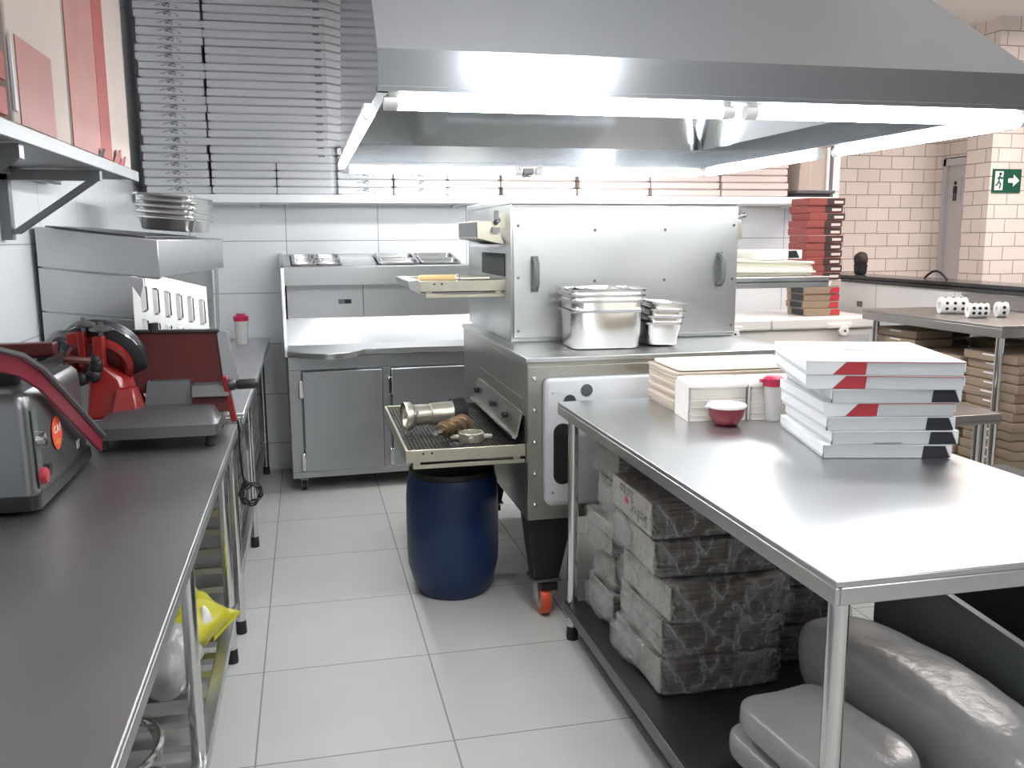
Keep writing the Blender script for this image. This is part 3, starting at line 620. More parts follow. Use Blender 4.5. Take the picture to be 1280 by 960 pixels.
# power cord with coil
co = MB()
pts = [(-.262, 3.30, LT+.05), (-.258, 3.31, LT+.012), (-.262, 3.325, LT-.06), (-.258, 3.34, LT-.16), (-.25, 3.345, LT-.20)]
for k in range(64):
    a = k/64*2*PI*4; rr = .050+.010*math.sin(k*.7)
    pts.append((-.232+rr*.72*math.cos(a+PI/2), 3.34+.016*math.sin(k*.9)+.02*math.cos(a), LT-.235+rr*.62*math.sin(a+PI/2)+.008*math.sin(k*1.3)))
co.tube(pts, .004, 6)
tag(co.build('power_cord', M['black']), 'black power cord coiled at the edge of the left worktable', 'cord')

# things on the lower shelf of the near table
yb = thing('bag', 'yellow plastic bag with white label slumped on the slatted shelf', 'bag', (-.44, 3.02, .226))
b = MB(); b.blob((0, 0, .085), (.25, .36, .17), 1.15, 40, 24, .03, 13, 3); bb = b.build('bag_body', M['yellow'], yb)
MB().loops([[( .06, .02, .03), (.09, -.06, .03), (.10, -.03, .10), (.06, .05, .12)], [(.165, .06, .075), (.168, .055, .072), (.168, .06, .08), (.165, .065, .08)]]).build('bag_corner', M['yellow'], yb)
MB().blob((-.02, .0, .175), (.10, .20, .20), 1.3, 30, 18, .03, 14, 5).build('bag_neck', M['yellow'], yb)
MB().blob((.066, -.07, .095), (.05, .07, .13), 1.4, 24, 14, .015, 22, 5).build('bag_label', M['white_plastic'], yb)
wb = MB().blob((0, 0, .085), (.22, .26, .20), 1.0, 40, 24, .035, 13, 9).build('bag', M['film_white'], loc=(-.47, 2.70, .25))
tag(wb, 'white plastic bag beside the yellow bag on the slatted shelf', 'bag')
hz = MB().tube([(-.52+.09*math.cos(a)*(1+.12*i/40), 2.30+.17*math.sin(a), .245+.03*math.sin(a*.5)+.0015*i) for i, a in enumerate([k/40*2*PI*1.8 for k in range(41)])], .011, 8)
tag(hz.build('hose', M['chrome']), 'loop of grey metal hose on the slatted shelf, near the bottom left corner', 'hose')

# ------------------------------------------------------------------ refrigerated pizza counter
fr = thing('pizza_counter', 'stainless refrigerated pizza counter with topping pans against the back wall', 'counter', (-.13, 5.60, 0), rz=R(2.2))
W = 1.62
MB().box((0, .04, .09), (W, .66, .86)).build('cabinet', M['fridge'], fr, bevel=.004)
MB().box((0, .02, .09), (W, .05, .13)).box((0, .02, .775), (W, .05, .86)).box((0, .02, .13), (.075, .05, .775)).box((.575, .02, .13), (.625, .05, .775)).box((1.13, .02, .13), (1.18, .05, .775)).box((W-.06, .02, .13), (W, .05, .775)).build('door_frame', M['fridge'], fr, bevel=.003)
for i, x in enumerate((.08, .63, 1.185)):
    d = MB().box((x, -.012, .135), (x+.49, .03, .77)).build('door', M['fridge'], fr, bevel=.006)
    for z in (.20, .66):
        MB().box((x-.022, -.016, z-.055), (x+.004, .012, z+.055)).build('hinge', M['chrome'], d, bevel=.004)
# worktop with a bulge
P = [(-.0, .30), (0, .0)]
for k in range(13):
    t_ = k/12; P.append((.02+.45*t_, -.19*math.sin(PI*min(1, t_*.98))**.8-.015 if t_ < 1 else -.015))
P += [(W, -.015), (W, .30)]
MB().prism(P, 'z', .865, .902).build('worktop', M['steel_top'], fr, bevel=.004)
MB().prism([(.28, .902), (.36, 1.065), (.40, 1.065), (.40, .902)], 'x', .0, W).build('backsplash', M['steel'], fr)
MB().box((0.02, .38, 1.065), (W, .42, 1.29)).build('back_panel', M['steel_top'], fr)
MB().box((.505, .376, 1.07), (.509, .381, 1.285)).build('panel_seam', M['shelf_board'], fr)
dp = MB().box((.345, .375, 1.155), (.43, .381, 1.185)).build('control_panel', M['grey_metal'], fr)
MB().box((.385, .372, 1.158), (.425, .3755, 1.182)).build('display', M['black'], dp)
# pan rail (open top frame)
b = MB(); y0, y1, z0, z1 = .20, .64, 1.285, 1.405
TL = .16
def zt(y): return z1+(y-y0)*TL
def bar(xa, xb, ya, yb):
    b.hexa([(xa, ya, z0), (xb, ya, z0), (xb, yb, z0), (xa, yb, z0), (xa, ya, zt(ya)), (xb, ya, zt(ya)), (xb, yb, zt(yb)), (xa, yb, zt(yb))])
bar(0, W, y0, y0+.03); bar(0, W, y1-.02, y1); bar(0, .05, y0+.03, y1-.02); bar(W-.04, W, y0+.03, y1-.02)
b.box((.05, y0+.03, z0), (W-.04, y1-.02, z0+.02))
b.build('pan_rail', M['steel'], fr, bevel=.004)
MB().hexa([(.37, y0+.03, z1-.02), (.605, y0+.03, z1-.02), (.605, y1-.02, zt(y1)-.03), (.37, y1-.02, zt(y1)-.03), (.37, y0+.03, z1-.015), (.605, y0+.03, z1-.015), (.605, y1-.02, zt(y1)-.025), (.37, y1-.02, zt(y1)-.025)]).build('rail_cover', M['steel_top'], fr)
MB().prism([(.66, .86), (.015, .86), (.015, .93), (.10, 1.10), (.17, 1.30), (.185, 1.40), (.21, 1.415), (.66, 1.485)], 'x', -.018, .004).build('side_panel', M['steel'], fr, bevel=.003)
for x in (.07, .80, W-.08):
    for y in (.07, .58):
        c = MB().box((x-.025, y-.025, .07), (x+.025, y+.025, .09)).box((x-.02, y-.02, .025), (x-.016, y+.03, .075)).box((x+.016, y-.02, .025), (x+.02, y+.03, .075)).build('caster', M['grey_metal'], fr)
        MB().cyl((x-.014, y+.012, .034), (x+.014, y+.012, .034), .034, n=18).build('wheel', M['rubber'], c)
def tpan(x, y, w, d, label, zz=1.358):
    zz = zt(y)-.052
    m = fr.matrix_basis @ Vector((x, y, zz))
    o = gn_pan(w, d, .06, .025).build('topping_pan', M['topping_steel'], loc=m, rz=R(2.2)); tag(o, label, 'pan', 'topping pans in the counter rail'); o.rotation_euler.x = math.atan(TL)
fr.matrix_basis
for i, (x, y, w, d, lb) in enumerate(((.135, .325, .15, .175, 'small topping pan, front one at the left end of the counter rail'), (.135, .512, .15, .175, 'small topping pan, rear one at the left end of the counter rail'),
        (.293, .325, .15, .175, 'small topping pan, front one second from the rail left end'), (.293, .512, .15, .175, 'small topping pan, rear one second from the rail left end'),
        (.735, .325, .26, .175, 'wide topping pan, front one just right of the empty rail gap'), (.735, .512, .26, .175, 'wide topping pan, rear one just right of the empty rail gap'),
        (1.01, .325, .26, .175, 'wide topping pan, front one beside the upper oven'), (1.01, .512, .26, .175, 'wide topping pan, rear one beside the upper oven'))):
    bpy.context.view_layer.update(); tpan(x, y, w, d, lb)

# ------------------------------------------------------------------ conveyor oven (two decks)
ov = thing('conveyor_oven', 'two-deck stainless conveyor pizza oven under the hood', 'oven', (1.37, 4.1, 0))
T = Matrix.Translation((-1.37, -4.1, 0))
def O(): b = MB(); b.x = T.copy(); return b
x0, x1 = .845, 1.90
O().box((x0, 3.44, .43), (x1, 4.92, 1.085)).build('lower_deck', M['oven_dirty'], ov, bevel=.004)
O().box((x0-.006, 3.43, 1.085), (x1+.12, 4.93, 1.105)).build('lower_top_sheet', M['oven'], ov, bevel=.003)
O().box((x0, 3.425, .435), (x1, 3.44, 1.07)).build('front_frame', M['oven_dirty'], ov, bevel=.002)
O().box((.902, 3.97, 1.105), (2.005, 5.05, 1.735)).build('upper_deck', M['oven'], ov, bevel=.004)
up = O().box((.908, 3.945, 1.125), (1.998, 3.97, 1.715)).build('upper_door', M['oven'], ov, bevel=.004)
O().box((.898, 3.94, 1.725), (2.008, 5.06, 1.752)).build('upper_top_rim', M['oven'], ov, bevel=.003)
def pull(x, zc, parent, y=3.945):
    b = O(); b.tube([(x, y, zc-.065), (x, y-.028, zc-.062), (x, y-.042, zc-.045), (x, y-.045, zc), (x, y-.042, zc+.045), (x, y-.028, zc+.062), (x, y, zc+.065)], .013, 10)
    b.box((x-.017, y-.004, zc-.08), (x+.017, y, zc+.08)); return b.build('handle', M['grey_handle'], parent)
pull(1.005, 1.415, up); pull(1.905, 1.425, up)
for (x, z) in ((.93, 1.63), (.93, 1.40), (.93, 1.16), (1.29, 1.61), (1.63, 1.61), (1.29, 1.38), (1.63, 1.38), (1.45, 1.28), (1.975, 1.63), (1.975, 1.38), (1.975, 1.16)): O().lathe([(.007, 0), (.006, .004), (.002, .006)], (x, 3.945, z), (0, -1, 0), 10).build('screw', M['grey_handle'], up)
for k in range(5): O().lathe([(.010, 0), (.009, .006), (.004, .012)], (.872, 3.425, .50+k*.13), (0, -1, 0), 10).build('screw', M['chrome'], ov)
# lower front access door, light grey with holes and a recessed slot handle
fd = O(); fd.x = T @ Matrix.Translation((1.30, 3.40, .765)) @ Matrix.Rotation(R(90), 4, 'X')
fd.loops([rrect(.78, .51, .03, -.022), rrect(.79, .52, .03, -.018), rrect(.79, .52, .03, .016), rrect(.775, .505, .03, .022)])
fdo = fd.build('access_door', M['door_grey'], ov)
h = O(); h.x = T @ Matrix.Translation((.975, 3.377, .72)) @ Matrix.Rotation(R(90), 4, 'X')
h.loops([rrect(.055, .23, .026, -.002), rrect(.055, .23, .026, .003)]); h.build('slot_recess', M['dark'], fdo)
h = O(); h.x = T @ Matrix.Translation((.975, 3.376, .72)) @ Matrix.Rotation(R(90), 4, 'X')
h.loops([rrect(.075, .25, .036, 0), rrect(.075, .25, .036, .006), rrect(.055, .23, .026, .006), rrect(.055, .23, .026, 0)], closed=True); h.build('slot_rim', M['black'], fdo)
for (x, z) in ((1.075, .975), (1.005, .935)): O().lathe([(.025, 0), (.025, .003)], (x, 3.378, z), (0, -1, 0), 24).build('vent_hole', M['shelf_board'], fdo)
for z in (.56, .97): O().lathe([(.006, 0), (.004, .005)], (.935, 3.378, z), (0, -1, 0), 10).build('door_screw', M['chrome'], fdo)
# openings on the left side
O().box((.897, 4.09, 1.40), (.9025, 4.63, 1.505)).build('upper_opening', M['dark'], ov)
O().box((x0-.003, 3.48, .66), (x0+.001, 4.44, .86)).build('lower_opening', M['dark'], ov)
O().box((x0-.006, 3.49, .862), (x0-.001, 4.44, .93)).build('upper_strip', M['oven_dirty'], ov)
f = O(); f.hexa([(x0-.036, 3.49, .775), (x0-.030, 3.49, .772), (x0-.030, 4.44, .772), (x0-.036, 4.44, .775), (x0-.012, 3.49, .875), (x0-.006, 3.49, .875), (x0-.006, 4.44, .875), (x0-.012, 4.44, .875)])
fp = f.build('entry_flap', M['oven_dirty'], ov)
O().hexa([(x0-.052, 3.49, .770), (x0-.036, 3.49, .764), (x0-.036, 4.44, .764), (x0-.052, 4.44, .770), (x0-.050, 3.49, .777), (x0-.033, 3.49, .778), (x0-.033, 4.44, .778), (x0-.050, 4.44, .777)]).build('flap_lip', M['pan'], fp)
for y in (3.70, 3.98, 4.36):
    b = O(); b.cyl((x0-.045, y, .825), (x0-.018, y, .825), .013, n=10).box((x0-.043, y-.03, .818), (x0-.036, y+.03, .832)); b.build('wing_bolt', M['black_iron'], fp)
xu = .902
b = O(); b.hexa([(xu-.13, 4.09, 1.575), (xu, 4.09, 1.545), (xu, 4.59, 1.545), (xu-.13, 4.59, 1.575), (xu-.13, 4.09, 1.655), (xu-.05, 4.09, 1.655), (xu-.05, 4.59, 1.655), (xu-.13, 4.59, 1.655)])
vs = b.build('entry_visor', M['brass'], ov, bevel=.002)
O().box((xu-.1345, 4.105, 1.582), (xu-.1305, 4.575, 1.648)).build('visor_mouth', M['shelf_board'], vs)
O().box((xu-.05, 4.08, 1.62), (xu, 4.13, 1.69)).build('visor_bracket', M['brass'], vs)
b = O(); b.cyl((xu-.05, 4.065, 1.645), (xu-.03, 4.08, 1.66), .012, n=10).box((xu-.055, 4.06, 1.66), (xu-.035, 4.075, 1.70)).box((xu-.065, 4.06, 1.60), (xu-.03, 4.075, 1.625))
b.build('wing_nut', M['grey_metal'], vs)
O().box((xu-.075, 4.11, 1.535), (xu, 4.57, 1.548)).build('visor_strip', M['pan'], vs)
b = O(); b.hexa([(2.005, 4.09, 1.55), (2.095, 4.09, 1.565), (2.095, 4.59, 1.565), (2.005, 4.59, 1.55), (2.005, 4.09, 1.655), (2.085, 4.09, 1.655), (2.085, 4.59, 1.655), (2.005, 4.59, 1.655)])
ve = b.build('exit_visor', M['brass'], ov, bevel=.002)
O().cyl((2.007, 4.02, 1.665), (2.07, 4.02, 1.68), .012, n=10).box((2.03, 4.01, 1.66), (2.05, 4.03, 1.71)).box((2.005, 4.03, 1.63), (2.02, 4.09, 1.68)).build('exit_wing_nut', M['grey_metal'], ve)
# conveyors
def conveyor(ax0, ax1, ay0, ay1, zt, hh, m, name):
    b = O(); b.box((ax0, ay0, zt-hh), (ax1, ay0+.012, zt)).box((ax0, ay1-.012, zt-hh), (ax1, ay1, zt)).box((ax0, ay0+.012, zt-hh), (ax0+.012, ay1-.012, zt))
    b.box((ax0+.03, ay0+.01, zt-hh-.03), (ax1, ay0+.03, zt-hh-.012)).box((ax0+.03, ay1-.03, zt-hh-.03), (ax1, ay1-.01, zt-hh-.012)).box((ax0+.03, ay0+.01, zt-hh-.012), (ax0+.06, ay0+.03, zt-hh)).box((ax0+.03, ay1-.03, zt-hh-.012), (ax0+.06, ay1-.01, zt-hh)).box((ax1-.05, ay0+.01, zt-hh-.012), (ax1-.02, ay0+.03, zt-hh))
    c = b.build(name, m, ov, bevel=.002)
    w_ = O(); zz = zt-.022; nx = int((ax1-ax0)/.016); ny = int((ay1-ay0)/.035)
    for k in range(nx): w_.box((ax0+.014+k*.016, ay0+.012, zz), (ax0+.0165+k*.016, ay1-.012, zz+.0025))
    for k in range(ny): w_.box((ax0+.012, ay0+.02+k*.035, zz-.002), (ax1, ay0+.0235+k*.035, zz+.001))
    w_.build('wire_belt', M['wire'], c)
    O().box((ax0+.012, ay0+.012, zt-hh-.004), (ax1, ay1-.012, zt-hh)).build('crumb_pan', M['black_iron'], c)
    r_ = O()
    for y in (ay0+.06, (ay0+ay1)/2, ay1-.06): r_.cyl((ax0+.035, y-.02, zt-.035), (ax0+.035, y+.02, zt-.035), .012, n=10)
    r_.cyl((ax0+.035, ay0+.012, zt-.035), (ax0+.035, ay1-.012, zt-.035), .006, n=8); r_.build('drive_roller', M['chrome'], c)
    s_ = O()
    for k in (0, 1): s_.lathe([(.005, 0), (.004, .003)], (ax0+.07+k*.035, ay0, zt-.015), (0, -1, 0), 8)
    s_.build('rail_screws', M['black_iron'], c); return c
conveyor(.355, x0-.001, 3.46, 4.45, .748, .05, M['brass'], 'lower_conveyor')
conveyor(.50, .905, 4.09, 4.66, 1.385, .05, M['brass'], 'upper_conveyor')
b = O(); b.hexa([(.455, 4.09, 1.35), (.50, 4.09, 1.33), (.50, 4.66, 1.33), (.455, 4.66, 1.35), (.45, 4.09, 1.385), (.50, 4.09, 1.388), (.50, 4.66, 1.388), (.45, 4.66, 1.385)]); b.build('conveyor_end', M['pan'], ov)
b = O(); b.box((2.005, 4.12, 1.345), (2.60, 4.70, 1.355)).box((2.005, 4.12, 1.32), (2.60, 4.135, 1.375)).box((2.005, 4.685, 1.32), (2.60, 4.70, 1.375)).box((2.585, 4.135, 1.32), (2.60, 4.685, 1.375)); b.build('exit_tray', M['oven'], ov, bevel=.003)
# legs and casters
for (x, y, sx) in ((.86, 3.46, 1), (.86, 4.60, 1), (1.72, 3.46, -1), (1.72, 4.60, -1)):
    b = O(); xa, xb = (x-.01, x+.185)
    pts_b = [(xa+.03, y, .16), (xb-.06, y, .16), (xb-.06, y+.10, .16), (xa+.03, y+.10, .16)]
    l = b.hexa(pts_b+[(xa, y-.01, .43), (xb, y-.01, .43), (xb, y+.13, .43), (xa, y+.13, .43)]).build('leg', M['black_iron'], ov, bevel=.004)
    O().box((xa+.022, y-.008, .152), (xb-.052, y+.108, .162)).build('mount_plate', M['grey_metal'], l)
    cx = (xa+xb)/2-.02; cy_ = y+.045
    c = O().box((cx-.03, cy_-.03, .135), (cx+.03, cy_+.03, .152)).box((cx-.032, cy_-.03, .05), (cx-.026, cy_+.04, .14)).box((cx+.026, cy_-.03, .05), (cx+.032, cy_+.04, .14)).build('caster_fork', M['chrome'], l)
    wx = O().lathe([(.030, -.021), (.058, -.021), (.063, -.014), (.063, .014), (.058, .021), (.030, .021)], (cx, cy_-.01, .063), (1, 0, 0), 28).build('wheel', M['orange'], l)
    O().lathe([(.040, -.0225), (.044, -.018), (.044, .018), (.040, .0225)], (cx, cy_-.01, .063), (1, 0, 0), 24).build('wheel_hub', M['brass'], l)
    O().box((cx-.02, cy_-.055, .115), (cx+.05, cy_-.02, .145)).build('brake_pedal', M['black'], l)
O().box((.87, 3.6, .41), (1.85, 4.6, .43)).build('under_frame', M['black_iron'], ov)

# blue drum
dm = thing('drum', 'blue plastic drum standing under the lower oven conveyor', 'drum', (.60, 3.86, 0))
MB().lathe([(.140, 0), (.155, .004), (.166, .02), (.184, .07), (.202, .135), (.206, .20), (.207, .32), (.206, .44), (.200, .52), (.191, .545), (.168, .558), (.10, .56)], n=56).build('drum_body', M['blue'], dm)
MB().lathe([(.188, .546), (.192, .552), (.190, .572), (.165, .580), (.05, .582)], n=56).build('lid', M['black'], dm)

# grinder parts lying on the lower conveyor
BZ = .729
hd = thing('grinder_barrel', 'pale tinned grinder barrel lying on the lower conveyor belt', 'grinder part', (.53, 3.93, BZ+.003), rz=R(9))
b = MB(); b.lathe([(.062, -.135), (.064, -.13), (.062, -.105), (.045, -.085), (.043, -.02), (.050, -.012), (.052, .08), (.058, .10), (.062, .105), (.062, .135), (.052, .135), (.050, .06), (.040, -.09), (.052, -.128)], (0, 0, .066), (1, 0, 0), 36, False, False); b.build('barrel', M['bone'], hd)
MB().lathe([(.060, .085), (.066, .09), (.068, .14), (.064, .147), (.056, .147), (.054, .10)], (0, 0, .066), (1, 0, 0), 32, False, False).build('dark_end_ring', M['black_iron'], hd)
MB().lathe([(.047, .05), (.004, .051)], (0, 0, .066), (1, 0, 0), 24).build('inner_wall', M['dark'], hd)
MB().cyl((-.075, -.02, .075), (-.09, -.045, .09), .010, n=10).build('pin', M['chrome'], hd)
au = thing('grinder_auger', 'brown rusty screw auger lying on the belt in front of the grinder barrel', 'grinder part', (.59, 3.72, BZ+.008), rz=R(48))
b = MB(); N = 64; LL = []
for k in range(N):
    t_ = k/(N-1); x = -.085+.19*t_; L = []
    for i in range(20):
        a = 2*PI*i/20; r0 = .022+.010*t_; rr = r0+.016*max(0, math.cos(a-t_*2*PI*4.0))**3
        L.append((x, rr*math.cos(a), .042+rr*math.sin(a)))
    LL.append(L)
b.loops(LL).build('screw_flight', M['rust'], au)
MB().cyl((-.14, 0, .042), (-.08, 0, .042), .011, n=12).build('drive_shaft', M['chrome'], au)
rg = thing('ring_nut', 'round tinned ring nut with lugs lying on the belt', 'grinder part', (.655, 3.66, BZ))
b = MB(); b.lathe([(.050, .0), (.056, .002), (.056, .036), (.052, .040), (.044, .040), (.042, .034), (.042, .002)], n=36, cap0=False, cap1=False)
b.loops([[(r_*math.cos(2*PI*i/36), r_*math.sin(2*PI*i/36), .002) for i in range(36)] for r_ in (.042, .050)], False, False); b.build('ring', M['bone'], rg)
for a in (R(-100), R(-5), R(85), R(175)): MB().cyl((.054*math.cos(a), .054*math.sin(a), .018), (.088*math.cos(a), .088*math.sin(a), .018), .012, .010, n=10).build('lug', M['bone'], rg)
kn = thing('cutting_plate', 'small dark grinder cutting plate leaning on the belt before the ring nut', 'grinder part', (.575, 3.555, BZ+.001))
b = MB(); b.lathe([(.036, 0), (.038, .002), (.036, .008), (.010, .009)], n=28); b.build('disc', M['black_iron'], kn)
MB().box((-.03, -.006, .009), (.03, .006, .016)).box((-.006, -.03, .009), (.006, .03, .016)).lathe([(.012, .009), (.012, .018)], n=14).build('knife_cross', M['grey_metal'], kn)
# rolling pin on the upper conveyor
rp = thing('rolling_pin', 'wooden handled roller lying on the upper conveyor', 'roller', (.68, 4.20, 1.3665))
MB().lathe([(.010, -.17), (.018, -.165), (.0205, -.155), (.0205, .0), (.019, .005)], (0, 0, .0215), (1, 0, 0), 20).build('wooden_handle', M['wood'], rp)
MB().lathe([(.019, .004), (.021, .008), (.021, .02), (.0165, .025), (.0165, .165), (.012, .168)], (0, 0, .0215), (1, 0, 0), 20).build('grey_sleeve', M['bone'], rp)
# pans on the oven
pz = 1.106
pp = gn_pan(.33, .285, .165, .045).build('steel_pan', M['pan'])
zs = [0, .042, .066, .088]
for k in range(4):
    o = dup(pp, (1.25+random.uniform(-.004, .004), 3.735, pz+zs[k]), R(-3)+random.uniform(-.015, .015), 'large steel pan stacked on the oven ledge, %s of its stack' % ORD[k], 'large pans on the oven ledge'); o['category'] = 'pan'
bpy.data.objects.remove(pp)
pp = gn_pan(.165, .27, .10, .03).build('steel_pan', M['pan'])
o = dup(pp, (1.25, 3.735, pz+.156), R(-2), 'shallow steel pan sitting inside the top of the large pan stack'); o['category'] = 'pan'
for k in range(4):
    o = dup(pp, (1.515+.006*k, 3.755, pz+.004+k*.028), R(-6), 'small tilted steel pan right of the large pans, %s of its stack' % ORD[k], 'small tilted pans on the oven ledge'); o['category'] = 'pan'; o.rotation_euler.y = R(1.2*(k+1))
bpy.data.objects.remove(pp)
# cloths and box on the exit tray
def ream(w, d, h, n, jit=.003, seed=0, wav=0., r=.006):
    rr = random.Random(seed); LL = []; z = 0
    for k in range(n):
        w_, d_ = w+rr.uniform(-jit, jit)*2, d+rr.uniform(-jit, jit)*2; ox, oy = rr.uniform(-jit, jit), rr.uniform(-jit, jit)
        za, zb = h*k/n, h*(k+.82)/n
        for zz, sh in ((za, .0025), (za+(zb-za)*.25, 0), (zb-(zb-za)*.1, 0), (zb, .0025)):
            L = []
            for (x, y, q) in rrect(w_-sh, d_-sh, r, zz, 3, (ox, oy)): L.append((x, y, q+(wav*math.sin(x*17+seed)*math.cos(y*13)*(k/n) if wav else 0)))
            LL.append(L)
    return MB().loops(LL)
tag(ream(.52, .46, .10, 8, .02, 3, .012, .05).build('cloth_pile', M['paper_cream'], loc=(2.295, 4.41, 1.357)), 'pile of crumpled cream dough sheets on the oven exit tray', 'sheets')
c = thing('carton', 'white carton with dark end print lying on the crumpled cream sheets', 'carton', (2.36, 4.32, 1.462), rz=R(2))
MB().box((-.14, -.1, 0), (.14, .14, .045)).build('carton_body', M['white_box2'], c, bevel=.003)
MB().prism([(.06, .004), (.125, .004), (.105, .043), (.06, .043)], 'y', -.1012, -.1).build('printed_corner', M['black_print'], c)

# ------------------------------------------------------------------ prep table on the right
PT = .95
pt = thing('prep_table', 'large stainless prep table in the right foreground carrying pizza boxes', 'table', (1.375, 2.34, 0))
table_top(pt, -.445, .445, -.94, .95, PT, M['steel_top'], .05)
for x in (-.40, .40):
    for y in (-.885, .885): foot_leg(x, y, PT-.05, pt, .0205)
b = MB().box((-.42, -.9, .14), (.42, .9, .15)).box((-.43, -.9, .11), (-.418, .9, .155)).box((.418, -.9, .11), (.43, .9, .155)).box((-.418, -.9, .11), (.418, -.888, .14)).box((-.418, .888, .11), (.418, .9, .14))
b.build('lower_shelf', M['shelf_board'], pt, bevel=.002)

# pizza boxes on the table
def big_box(w, d, h, label, loc, rz, mark, group='pizza boxes on the prep table'):
    t = thing('pizza_box', label, 'pizza box', loc, rz, group)
    b = MB(); b.loops([[(-w/2+i, i, z), (w/2-i, i, z), (w/2-i, d-i, z), (-w/2+i, d-i, z)] for i, z in ((.006, 0), (.003, .001), (.003, h-.004), (.003, h-.003))]); b.build('box_tray', M['shaded_carton_face'], t)
    b = MB(); b.box((-w/2, 0, h-.0035), (w/2, d, h-.0008)).box((-w/2, .0, .012), (-w/2+.0025, d, h-.0035)).box((w/2-.0025, .0, .012), (w/2, d, h-.0035)); b.build('lid', M['white_box2'], t)
    if mark == 'red':
        x = -w/2+.225*w; MB().prism([(x-.022, .0015), (x+.066, .0015), (x+.070, h-.004), (x+.014, h-.004)], 'y', .0008, .0028).build('red_print', M['red_print'], t)
        MB().box((x+.018, -.0005, h-.005), (w/2, .0012, h-.0032)).build('red_edge_line', M['red_print'], t)
        MB().prism([(-w/2, .0), (x-.023, .0015), (x+.012, h-.004), (-w/2, h-.004)], 'y', .0004, .0026).build('corner_flap', M['white_box2'], t)
    else:
        x = w/2-.082; MB().prism([(x, .0015), (x+.078, .0015), (x+.062, h-.004), (x+.004, h-.004)], 'y', .0008, .0028).build('black_print', M['black_print'], t)
        MB().prism([(w/2-.003, .002), (w/2, .002), (w/2, h-.004), (w/2-.018, h-.004)], 'y', .0004, .0026).build('corner_flap', M['white_box2'], t)
        MB().prism([(-w/2, .001), (-w/2+.004, .001), (-w/2+.004, h-.004), (-w/2, h-.004)], 'y', .0004, .0026).build('side_edge', M['shelf_board'], t)
    return t
bh = .0405
rr = R(-13.5)
specs = [('black', .365, .44, 1.594, 2.190), ('black', .360, .44, 1.612, 2.183), ('black', .365, .44, 1.600, 2.189), ('red', .370, .44, 1.596, 2.192), ('black', .365, .44, 1.606, 2.180), ('red', .43, .47, 1.566, 2.180), ('red', .43, .475, 1.562, 2.176)]
for k, (mk, w_, d_, x, y) in enumerate(specs):
    lab = ['lowest white pizza box of the stack on the prep table', 'black-cornered pizza box just above the lowest on the prep table', 'black-cornered pizza box just under the lower single red-marked box', 'red-marked pizza box between two black-marked ones on the prep table',
           'uppermost black-marked pizza box on the prep table', 'red-marked wide pizza box second from the top on the prep table', 'topmost white pizza box with grey tear mark on the prep table'][k]
    bx = big_box(w_, d_, bh, lab, (x, y, PT+.0008+k*bh), (rr if k < 5 else R(-19+k-5))+random.uniform(-.012, .012), mk)
b = MB(); b.prism([(-.055, .25), (-.03, .285), (-.005, .275), (.06, .215), (.065, .205), (.02, .225), (-.03, .235), (-.045, .23)], 'z', bh-.0008, bh); b.build('grey_mark', M['grey_metal'], bx)
MB().box((-.06, -.002, .004), (.02, .0, .006)).build('lid_tear', M['print_grey'], [o for o in COL.objects if o.get('label', '').startswith('black-cornered pizza box just above')][0])

# paper stacks, napkin packs, bowl, shaker on the table
o = thing('paper_stack', 'stack of brown kraft papers with cream top sheet behind the napkin packs', 'paper stack', (1.545, 3.105, PT+.001), rz=R(-3))
ream(.52, .30, .15, 10, .006, 11, .006, .01).build('kraft_sheets', M['kraft_paper'], o)
x = ream(.50, .29, .012, 2, .006, 12, .01, .03).build('top_sheet', M['paper_cream'], o); x.location.z = .151
for i, (x, rz) in enumerate(((1.372, R(-7)), (1.585, R(-7)))):
    o = thing('napkin_pack', ['wrapped white napkin pack, left one behind the red bowl', 'wrapped white napkin pack, right one behind the shaker cup'][i], 'napkin pack', (x, 2.87-.028*i, PT+.001), rz, 'napkin packs on the prep table')
    ream(.205, .15, .125, 22, .0012, i, 0, .012).build('napkins', M['napkin'], o)
    MB().loops([rrect(.215, .16, .014, .118), rrect(.217, .162, .016, .125), rrect(.21, .156, .016, .135), rrect(.19, .13, .016, .138)]).build('top_wrap', M['napkin_wrap'], o)
    MB().loops([[(-.108, -.077, z0_), (-.1045, -.077, z0_), (-.1045, .077, z0_), (-.108, .077, z0_)] for z0_ in (.001, .06, .122)]).build('side_wrap', M['napkin_wrap'], o)
o = thing('bowl', 'small dark red bowl with white lid in front of the napkin packs', 'bowl', (1.365, 2.735, PT+.001))
MB().lathe([(.030, 0), (.040, .006), (.056, .030), (.061, .058), (.0625, .062), (.060, .062), (.05, .02), (.02, .008)], n=36, cap1=False).build('bowl_body', M['maroon'], o)
MB().lathe([(.064, .060), (.067, .064), (.066, .069), (.060, .073), (.03, .075), (.003, .075)], n=36).build('lid', M['white_plastic'], o)
MB().hexa([(-.078, -.008, .062), (-.062, -.010, .062), (-.062, .010, .062), (-.078, .008, .062), (-.078, -.008, .067), (-.062, -.010, .067), (-.062, .010, .067), (-.078, .008, .067)]).build('lid_tab', M['white_plastic'], o)
o = thing('shaker_cup', 'tall milky shaker cup with crimson flip lid left of the white pizza boxes', 'cup', (1.548, 2.755, PT+.001))
MB().lathe([(.022, 0), (.025, .006), (.034, .128), (.031, .128), (.021, .008)], n=28, cap1=False).build('cup_body', M['clear_cup'], o)
MB().lathe([(.021, .009), (.027, .078)], n=24).build('contents', M['powder'], o)
l = MB().lathe([(.036, .122), (.037, .148), (.030, .152), (.026, .156), (.003, .156)], n=28).build('lid', M['crimson'], o)
MB().hexa([(-.052, -.008, .136), (-.034, -.010, .136), (-.034, .010, .136), (-.052, .008, .136), (-.052, -.008, .147), (-.034, -.010, .147), (-.034, .010, .147), (-.052, .008, .147)]).build('spout', M['crimson'], l)

